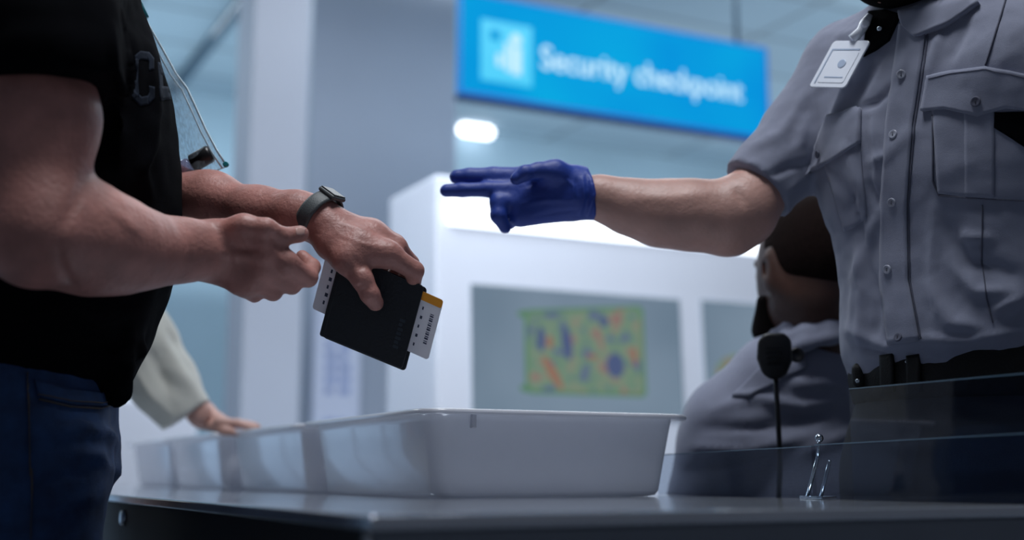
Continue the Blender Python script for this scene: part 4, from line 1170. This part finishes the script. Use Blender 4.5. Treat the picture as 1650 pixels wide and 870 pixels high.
# collar: two folded leaves standing around the neck
def leaf(name, outer, inner, dd):
    v, f = [], []
    for (a, b) in zip(outer, inner): v += [P(*a), P(*b)]
    n = len(outer)
    for i in range(n - 1): f.append((2*i, 2*i+1, 2*i+3, 2*i+2))
    o = raw(name, v, f, M['shirt'], osh); md = o.modifiers.new('s', 'SOLIDIFY'); md.thickness = .003
    md = o.modifiers.new('u', 'SUBSURF'); md.levels = 2; md.render_levels = 2; return o
patch('collar', ot, [(1450, 24), (1475, 18), (1510, 4), (1545, -16)], [(1458, 44), (1478, 62), (1525, 44), (1580, 8)], M['shirt'], osh, 16, 10, .005, .003)
F = Field(); F.cap(nk - Zg * .055 + ff * .012, nk - Zg * .012 + ff * .012, .070, .062, .02)
v, f = F.mesh(.005); sdf_obj('undershirt', [(v, f)], M['black_cotton'], of)
patch('shaded_undershirt_gap', ot, [(1402, 20), (1428, 18), (1452, 26)], [(1392, 92), (1412, 82), (1434, 66)], M['black_cotton'], osh, 14, 14, .002, .002)  # black undershirt in the open collar, with under-chin shade put into its colour
disc('collar_pin', P(1417, 46, 1.636), -hd, .003, .0015, M['chrome'], of)
# belt and trousers
F = Field(); st = []
for py, xl_, a_, b_ in ((556, 1384, .184, .151), (572, 1376, .186, .153), (636, 1378, .186, .153), (650, 1382, .184, .15)):
    e_ = ((a_*.72)**1.8 + (b_*.70)**1.8) ** (1/1.8) + .006; c2 = P(xl_, py, 1.70) + RT * e_; st.append((c2[2], c2[0], c2[1], a_, b_))
F.loft(st, fr, ff, .01, 2.25); v, f = F.mesh(.005); blt = sdf_obj('duty_belt', [(v, f)], M['black_leather'], of)
t_b = bvh(blt)
for x_ in (1432, 1474):
    patch('belt_keeper', t_b, [(x_ - 10, 574), (x_ + 10, 571)], [(x_ - 9, 634), (x_ + 11, 630)], M['black_leather'], blt, 6, 8, .002, .004)
for x_, y_ in ((1463, 583), (1465, 600), (1466, 614)):
    p_, n_ = hit(t_b, x_, y_)
    disc('snap', np.array(p_[:]) + np.array(n_[:]) * .002, np.array(n_[:]), .0022, .0015, M['chrome'], blt, 12)
F = Field(); F.chain([(1384, 596, 1.70, 12), (1386, 614, 1.70, 13)], .01); v, f = F.mesh(.004); sdf_obj('belt_pouch', [(v, f)], M['black_leather'], blt)
disc('pouch_stud', P(1382, 614, 1.684), -hd - RT * .3, .003, .003, M['chrome'], blt)
F = Field(); st = []
for py, xl_, a_, b_ in ((625, 1388, .176, .145), (680, 1380, .180, .148), (740, 1378, .18, .15), (800, 1380, .17, .145)):
    e_ = ((a_*.72)**1.8 + (b_*.70)**1.8) ** (1/1.8) + .006; c2 = P(xl_, py, 1.70) + RT * e_; st.append((c2[2], c2[0], c2[1], a_, b_))
F.loft(st, fr, ff, .04, 2.25)
tcx, tcy = st[-1][1], st[-1][2]
for sg in (1, -1):
    t0 = np.array([tcx, tcy, .88]) + fr * sg * .09; kn = np.array([tcx, tcy, .48]) + fr * sg * .10; an = np.array([tcx, tcy, .07]) + fr * sg * .11
    F.cap(t0, kn, .1, .078, .06); F.cap(kn, an, .078, .065, .04)
v, f = F.mesh(.008); v = folds(v, f, [([(1400, 700), (1450, 720), (1520, 715)], 10, .005), ([(1500, 660), (1600, 680)], 12, -.006)])
sdf_obj('trousers', [(v, f)], M['trousers'], of)
for sg in (1, -1): shoe('shoe', np.array([tcx, tcy, 0]) + fr * sg * .11 - ff * .02, ff, fr, M['black_leather'], of)
# --- ID badge
bd = empty('id_badge', 'white ID badge clipped below the collar of the standing officer', 'badge')
bq = []
for x_, y_, dd_ in ((1304, 141, 0), (1368, 134, 0), (1404, 66, 0), (1350, 58, 0)):
    h_, n_ = hit(ot, x_, y_); bq.append(P(x_, y_, pix(h_)[2]))
    print('badge', x_, y_, pix(h_)[2])
dmn = min(pix(q_)[2] for q_ in bq)
bq = [P(1304, 141, max(dmn, 1.70) + .035), P(1368, 134, max(dmn, 1.70) - .014), P(1404, 66, max(dmn, 1.70) - .014), P(1350, 58, max(dmn, 1.70) + .035)]
bo_ = bq[0]; bx_ = ((bq[1] - bq[0]) + (bq[2] - bq[3])) / 2; by_ = ((bq[3] - bq[0]) + (bq[2] - bq[1])) / 2
bn = unit(np.cross(bx_, by_)); bn = bn if bn @ (C0 - bo_) > 0 else -bn
bevel(rplate('holder', bo_, bx_, by_, bn, -.001, .002, .006, M['badge'], bd), .001)
for uv in (((.10, .08), (.13, .82)), ((.13, .79), (.86, .82))): rplate('holder_groove', bo_, bx_, by_, bn, .0018, .0026, .0005, M['badge_grey'], bd, uv)
rplate('card', bo_, bx_, by_, bn, .0018, .0026, .003, M['badge'], bd, ((.17, .1), (.88, .76)))
disc('emblem', bo_ + bx_ * .58 + by_ * .50 + bn * .0024, bn, .007, .0008, M['badge_grey'], bd)
rplate('printed_line', bo_, bx_, by_, bn, .0024, .003, .0003, M['badge_grey'], bd, ((.3, .2), (.8, .225)))
cpt = (bq[2] + bq[3]) / 2
bz = pix(cpt)[2] - .004
tube('strap', [cpt - by_ * .04 + bn * .002, P(1387, 50, bz), P(1394, 38, bz), P(1402, 24, bz)], [.008, .006, .0075, .004], M['badge'], bd, 10)
disc('clip', P(1394, 38, bz - .007), -hd, .006, .004, M['badge'], bd)

# ================================================================== SEATED OFFICER
so = empty('person', 'seated officer seen from behind with cropped hair, grey shirt and a beard', 'person')
sf, sr = frame((-.36, .93))
if sr @ RT < 0: sr = -sr
D2 = 2.10
F = Field()
hc2 = P(1302, 441, D2 + .02)
q2, A2 = head_field(F, hc2, sf, sr, 1.06)
nb = P(1322, 560, D2 + .03)
F.cap(hc2 - Zg * .04 - sf * .025, nb, .068, .072, .03)
tcen = P(1325, 700, D2 + .08)
F.loft([(.50, tcen[0], tcen[1], .15, .11), (.8, tcen[0], tcen[1], .15, .10), (1.0, tcen[0], tcen[1], .15, .10)], sr, sf, .03)
lshd = P(1172, 682, D2 - .0); rshd = P(1490, 650, D2 + .16)
sh_el = lshd + sf * .10 + Zg * -.26 - RT * .03; sh_wr = sh_el + sf * .24 + Zg * .03
F.cap(lshd, sh_el, .045, .040, .03); F.cap(sh_el, sh_wr, .038, .027, .02)
rel = rshd + sf * .10 - Zg * .26; rwr = rel + sf * .24 + Zg * .03
F.cap(rshd, rel, .045, .04, .03); F.cap(rel, rwr, .038, .027, .02)
fingers_down(F, sh_wr, sh_wr - sh_el, -Zg, sr); fingers_down(F, rwr, rwr - rel, -Zg, -sr)
v, f = F.mesh(.0062); v = relax(v, f, 1, .3); sdf_obj('body', [(v, f)], M['skin_brown'], so); eyes(q2, sf, so, 1.06)
F = Field()
F.ell(q2(0, -.020, .032), A2, np.array([.0785, .096, .092]) * 1.06, .02)
F.ell(q2(0, .095, .01), A2, np.array([.12, .075, .085]) * 1.06, .01, sub=True)
F.ell(q2(0, .01, -.150), A2, np.array([.13, .15, .062]) * 1.06, .01, sub=True); F.ell(q2(-.085, .0, -.005), A2, np.array([.02, .026, .038]) * 1.06, .008, sub=True); F.ell(q2(.085, .0, -.005), A2, np.array([.02, .026, .038]) * 1.06, .008, sub=True)
v, f = F.mesh(.005); sdf_obj('hair', [(v, f)], M['hair_short'], so)
F = Field()
F.ell(q2(0, .05, -.080), A2, [.064, .064, .042], .02); F.cap(q2(-.070, .026, -.045), q2(-.052, .042, -.088), .011, .027, .02); F.cap(q2(.070, .026, -.045), q2(.052, .042, -.088), .011, .027, .02)
v, f = F.mesh(.005); sdf_obj('beard', [(v, f)], M['hair'], so)
F = Field()
F.loft([(.48, tcen[0], tcen[1], .19, .14), (.7, tcen[0], tcen[1], .19, .14), (.88, tcen[0], tcen[1], .205, .135), (P(1300, 690, D2)[2], tcen[0], tcen[1], .20, .125), (P(1300, 640, D2)[2], tcen[0], tcen[1], .15, .10)], sr, sf, .05)
F.cap(lshd, P(1300, 598, D2 + .04), .066, .07, .07); F.cap(P(1300, 598, D2 + .04), rshd, .07, .066, .07)
F.cap(lshd, sh_el + Zg * .03, .068, .060, .04); F.cap(sh_el, sh_wr, .056, .04, .03)
F.cap(rshd, rel + Zg * .03, .068, .060, .04); F.cap(rel, rwr, .056, .04, .03)
F.cap(P(1240, 600, D2 - .0), P(1300, 580, D2 + .03), .05, .06, .06)
v, f = F.mesh(.0075); v = relax(v, f, 1, .4)
v = folds(v, f, [([(1150, 660), (1220, 640), (1290, 655), (1360, 640)], 9, .008), ([(1130, 690), (1220, 690), (1330, 670)], 9, -.008), ([(1120, 720), (1200, 725), (1320, 700)], 9, .008), ([(1240, 665), (1310, 672)], 5, -.006),
                 ([(1110, 760), (1180, 755), (1240, 740)], 10, -.006), ([(1280, 620), (1330, 615), (1380, 625)], 8, .008), ([(1265, 600), (1310, 598)], 6, -.006), ([(1290, 730), (1360, 700), (1400, 690)], 9, .007)])
v = rough_cloth(v, f, .005, 9, 3)
ssh = sdf_obj('shirt', [(v, f)], M['shirt'], so)
# collar band around the neck
F = Field()
nc = P(1316, 542, D2 + .03)
ringp = []
for k in range(16):
    a_ = 2 * math.pi * k / 16
    ringp.append(nc + sr * .086 * math.cos(a_) + sf * .084 * math.sin(a_) - Zg * (.034 * math.sin(a_)) - Zg * .006)
for k in range(16):
    p0_, p1_ = ringp[k], ringp[(k + 1) % 16]
    F.cap(p0_ + Zg * .006, p1_ + Zg * .006, .008, .008, .006); F.cap(p0_ - Zg * .044 + (p0_ - nc) * .2, p1_ - Zg * .044 + (p1_ - nc) * .2, .010, .010, .014); F.cap(p0_ - Zg * .022 + (p0_ - nc) * .08, p1_ - Zg * .022 + (p1_ - nc) * .08, .012, .012, .014)
v, f = F.mesh(.004); sdf_obj('collar', [(v, f)], M['shirt'], ssh)
stt = bvh(ssh)
patch('shoulder_strap', stt, [(1232, 585), (1255, 575), (1285, 562)], [(1180, 640), (1205, 640), (1300, 590)], M['shirt'], ssh, 12, 12, .003, .003)
# radio speaker microphone on his shoulder
rm = empty('radio_microphone', 'black radio microphone with a cord on the shoulder of the seated officer', 'radio')
def rp(px, py, dd=0): return P(px, py, 1.945 + dd)
pl = [(1221, 548), (1233, 537), (1263, 536), (1275, 547), (1277, 582), (1268, 603), (1258, 611), (1242, 612), (1228, 602), (1219, 578)]
bm = bmesh.new(); A_ = [bm.verts.new(V(rp(x_, y_, -.016))) for x_, y_ in pl]; B_ = [bm.verts.new(V(rp(x_, y_, .016))) for x_, y_ in pl]
bm.faces.new(A_); bm.faces.new(B_[::-1])
for k in range(len(pl)): bm.faces.new((A_[k], B_[k], B_[(k+1) % len(pl)], A_[(k+1) % len(pl)]))
rb = bevel(from_bm('housing', bm, M['black_plastic'], rm, True), .006, 4)
for k in range(4):
    bm = bmesh.new(); a = rp(1234 + k, 560 + k * 9, -.0195)
    box8(bm, [a + RT * sx * .012 + RT * .012 + UP * sy * .0012 + FW * sz for sz in (-.0015, .003) for sx, sy in ((-1, -1), (1, -1), (1, 1), (-1, 1))]); from_bm('speaker_slot', bm, M['dark_metal'], rb)
disc('clip_ring', rp(1284, 572, .02), -hd, .012, .004, M['black_plastic'], rm, 20, .6)
tube('cord', [rp(1250, 604), rp(1251, 630, -.005), rp(1254, 680, -.01), rp(1257, 740, -.005), rp(1255, 800, 0), rp(1258, 860, .03)], .0042, M['black_plastic'], rm, 10)
# trousers and stool
F = Field(); base = np.array([tcen[0], tcen[1], .50])
F.ell(base, [sr, sf, Zg], [.19, .16, .09], .03)
for sg in (1, -1):
    kn = base + sf * .44 + sr * sg * .13 + Zg * .0; F.cap(base + sr * sg * .09 + Zg * .0, kn, .085, .065, .04); F.cap(kn, np.array([kn[0], kn[1], .09]) + sf * .02, .065, .05, .03)
v, f = F.mesh(.009); sdf_obj('trousers', [(v, f)], M['trousers'], so)
for sg in (1, -1):
    kn = base + sf * .46 + sr * sg * .13; shoe('shoe', kn - sf * .0, sf, sr, M['black_leather'], so)
sl_ = empty('office_stool', 'dark swivel stool under the seated officer', 'stool')
disc('seat', (base[0], base[1], .375), (0, 0, 1), .19, .03, M['black_plastic'], sl_, 32)
tube('column', [(base[0], base[1], .06), (base[0], base[1], .39)], .025, M['chrome'], sl_)
for k in range(5):
    a = 2 * math.pi * k / 5; e_ = np.array([base[0] + .26 * math.cos(a), base[1] + .26 * math.sin(a), .055])
    tube('base_arm', [(base[0], base[1], .08), e_], [.02, .014], M['dark_metal'], sl_)
    bm = bmesh.new(); bmesh.ops.create_uvsphere(bm, u_segments=12, v_segments=8, radius=.026, matrix=Matrix.Translation((e_[0], e_[1], .026))); from_bm('caster', bm, M['black_plastic'], sl_, True)

# ================================================================== PERSON IN THE CREAM SWEATER
sw = empty('person', 'person in a cream knitted sweater reaching over the trays, behind the man in black', 'person')
wf, wr = frame((.75, -.35))
if wr @ hd > 0: wr = -wr
wx, wy = .05, 2.38
F = Field()
F.loft([(.9, wx, wy, .12, .09), (1.1, wx, wy, .11, .085), (1.3, wx, wy, .13, .09), (1.38, wx, wy, .10, .08)], wr, wf, .03)
wn = np.array([wx, wy, 1.42]); F.cap(wn - Zg * .03, wn + Zg * .08, .05, .045, .03)
q3, A3 = head_field(F, wn + wf * .03 + Zg * .165, wf, wr, .94)
for sg in (1, -1): F.cap(np.array([wx, wy, .85]) + wr * sg * .08, np.array([wx, wy, .1]) + wr * sg * .09, .06, .035, .03)
rsh3 = wn + wr * .17 - Zg * .06; lsh3 = wn - wr * .17 - Zg * .06
el3 = P(190, 470, 2.50); wr3 = P(322, 668, 2.49)
F.cap(rsh3, el3, .04, .035, .03); F.cap(el3, wr3, .033, .026, .02)
lel3 = lsh3 - Zg * .27; lwr3 = lel3 - Zg * .2 + wf * .08
F.cap(lsh3, lel3, .04, .034, .03); F.cap(lel3, lwr3, .033, .026, .02); fingers_down(F, lwr3, lwr3 - lel3, wr, wf, .92)
cs3 = F.mesh(.009)
F = Field()
F.chain([(300, 640, 2.54, 23), (326, 668, 2.52, 20), (350, 680, 2.50, 15)], .015)
F.chain([(330, 676, 2.51, 15), (365, 686, 2.50, 12)], .01)
for i, (xe, ye, dd) in enumerate(((412, 692, -.03), (416, 688, -.01), (412, 685, .01), (404, 683, .03))):
    F.chain([(352, 680, 2.50 + dd, 8), (384, 683 + i * -.5, 2.50 + dd * 1.1, 6.5)], .006); F.chain([(384, 683 + i * -.5, 2.50 + dd * 1.1, 6.3), (xe, ye, 2.50 + dd * 1.1, 5)], .004)
F.chain([(335, 684, 2.49, 9), (362, 694, 2.46, 7), (382, 698, 2.45, 5.5)], .006)
hd3 = F.mesh(.0032)
sdf_obj('body', [hd3, cs3], M['skin_fair'], sw); eyes(q3, wf, sw, .94)
F = Field()
F.ell(q3(0, -.02, .04), A3, [.085, .102, .095], .02); F.cap(q3(0, -.07, .0), q3(0, -.08, -.16), .06, .05, .04); F.ell(q3(0, .075, -.02), A3, [.1, .07, .09], .01, sub=True)
v, f = F.mesh(.007); sdf_obj('hair', [(v, f)], M['hair'], sw)
F = Field()
F.loft([(.88, wx, wy, .165, .12), (1.1, wx, wy, .155, .12), (1.3, wx, wy, .165, .12), (1.38, wx, wy, .12, .095)], wr, wf, .04)
F.cap(rsh3, lsh3, .065, .065, .05); F.cap(rsh3, P(180, 455, 2.50), .062, .07, .05)
F.chain([(182, 462, 2.50, 56), (228, 555, 2.50, 53), (262, 615, 2.50, 50), (325, 700, 2.49, 40)], .03)
F.cut(P(304, 667, 2.49), P(346, 734, 2.49) - P(304, 667, 2.49), .12)
F.cap(lsh3, lel3, .062, .055, .04); F.cap(lel3, lwr3, .055, .045, .03)
v, f = F.mesh(.007)
v = folds(v, f, [([(235, 560), (262, 600), (280, 630)], 9, -.014), ([(262, 545), (290, 600), (312, 640)], 9, .010), ([(222, 600), (248, 640), (275, 668)], 7, .010), ([(245, 590), (262, 615), (272, 640)], 6, -.01), ([(272, 530), (285, 560)], 7, -.006)])
v = rough_cloth(v, f, .004, 14, 2)
sdf_obj('sweater', [(v, f)], M['knit'], sw)
F = Field()
F.loft([(.80, wx, wy, .15, .11), (.92, wx, wy, .15, .11)], wr, wf, .03)
for sg in (1, -1): F.cap(np.array([wx, wy, .85]) + wr * sg * .08, np.array([wx, wy, .08]) + wr * sg * .09, .09, .06, .04)
v, f = F.mesh(.009); sdf_obj('trousers', [(v, f)], M['trousers'], sw)
for sg in (1, -1): shoe('shoe', np.array([wx, wy, 0]) + wr * sg * .09, wf, wr, M['black_leather'], sw)

# ================================================================== LIGHT
def area(name, loc, target, sx, sy, power, col, spread=180):
    l = bpy.data.lights.new(name, 'AREA'); l.shape = 'RECTANGLE'; l.size = sx; l.size_y = sy; l.energy = power; l.color = col; l.spread = math.radians(spread)
    o = bpy.data.objects.new(name, l); COL.objects.link(o); o.location = [float(x) for x in loc]
    o.rotation_euler = (V(target) - V(loc)).to_track_quat('-Z', 'Y').to_euler(); return o
def at(right, fwd, z): return RT * right + hd * fwd + Zg * z
area('ceiling_light_near', at(.02, 1.15, CZ - .15), at(.1, 1.2, 0), .8, .8, 54, (.93, .96, 1))
area('ceiling_light_middle', at(-.1, 2.9, CZ - .15), at(.45, 4.2, .9), 1.6, .8, 36, (.88, .94, 1), 95)
area('ceiling_light_back', at(.6, 5.0, CZ - .02), at(.6, 5.0, 0), 3, 1.5, 60, (.88, .94, 1))
area('ceiling_light_far', at(0, 7.6, CZ - .02), at(0, 7.6, 0), 4, 1.5, 75, (.86, .95, 1))
area('ceiling_light_left', at(-2.6, 4.0, CZ - .02), at(-2.6, 4.0, 0), 1.5, 1.5, 45, (.86, .94, 1))
area('ceiling_fill_light', (4.5, BW - 1.0, 2.1), (4.5, BW - 1.0, 5), 8, 1.0, 75, (.82, .94, 1))       # unseen up-facing fill lights, added to brighten the ceiling
area('ceiling_fill_light', (6.4, 5.2, 2.2), (6.4, 5.2, 5), 5, 2.5, 70, (.84, .94, 1))
area('ceiling_fill_light', (.3, BW - 1.6, 2.2), (.3, BW - 1.6, 5), 2.2, 1.6, 30, (.80, .95, 1))
w = bpy.data.worlds.new('hall'); S.world = w; w.use_nodes = True
w.node_tree.nodes['Background'].inputs[0].default_value = (.66, .73, .90, 1); w.node_tree.nodes['Background'].inputs[1].default_value = .12

# ================================================================== CAMERA
cam = bpy.data.cameras.new('camera'); co_ = bpy.data.objects.new('camera', cam); COL.objects.link(co_)
cam.sensor_width = 36; cam.lens = 36 * FPX / 1650
co_.location = V(C0); co_.rotation_euler = (math.pi / 2 + PITCH, 0, YAW)
cam.clip_start = .05
cam.dof.use_dof = True; cam.dof.focus_distance = 1.60
cam.dof.aperture_fstop = (cam.lens / 1000) / .022
S.camera = co_
S.view_settings.view_transform = 'Standard'; S.view_settings.look = 'None'; S.view_settings.exposure = 0.0; S.view_settings.gamma = 1
S.view_settings.use_curve_mapping = False
S.cycles.use_denoising = True
S.cycles.max_bounces = 8; S.cycles.transparent_max_bounces = 16
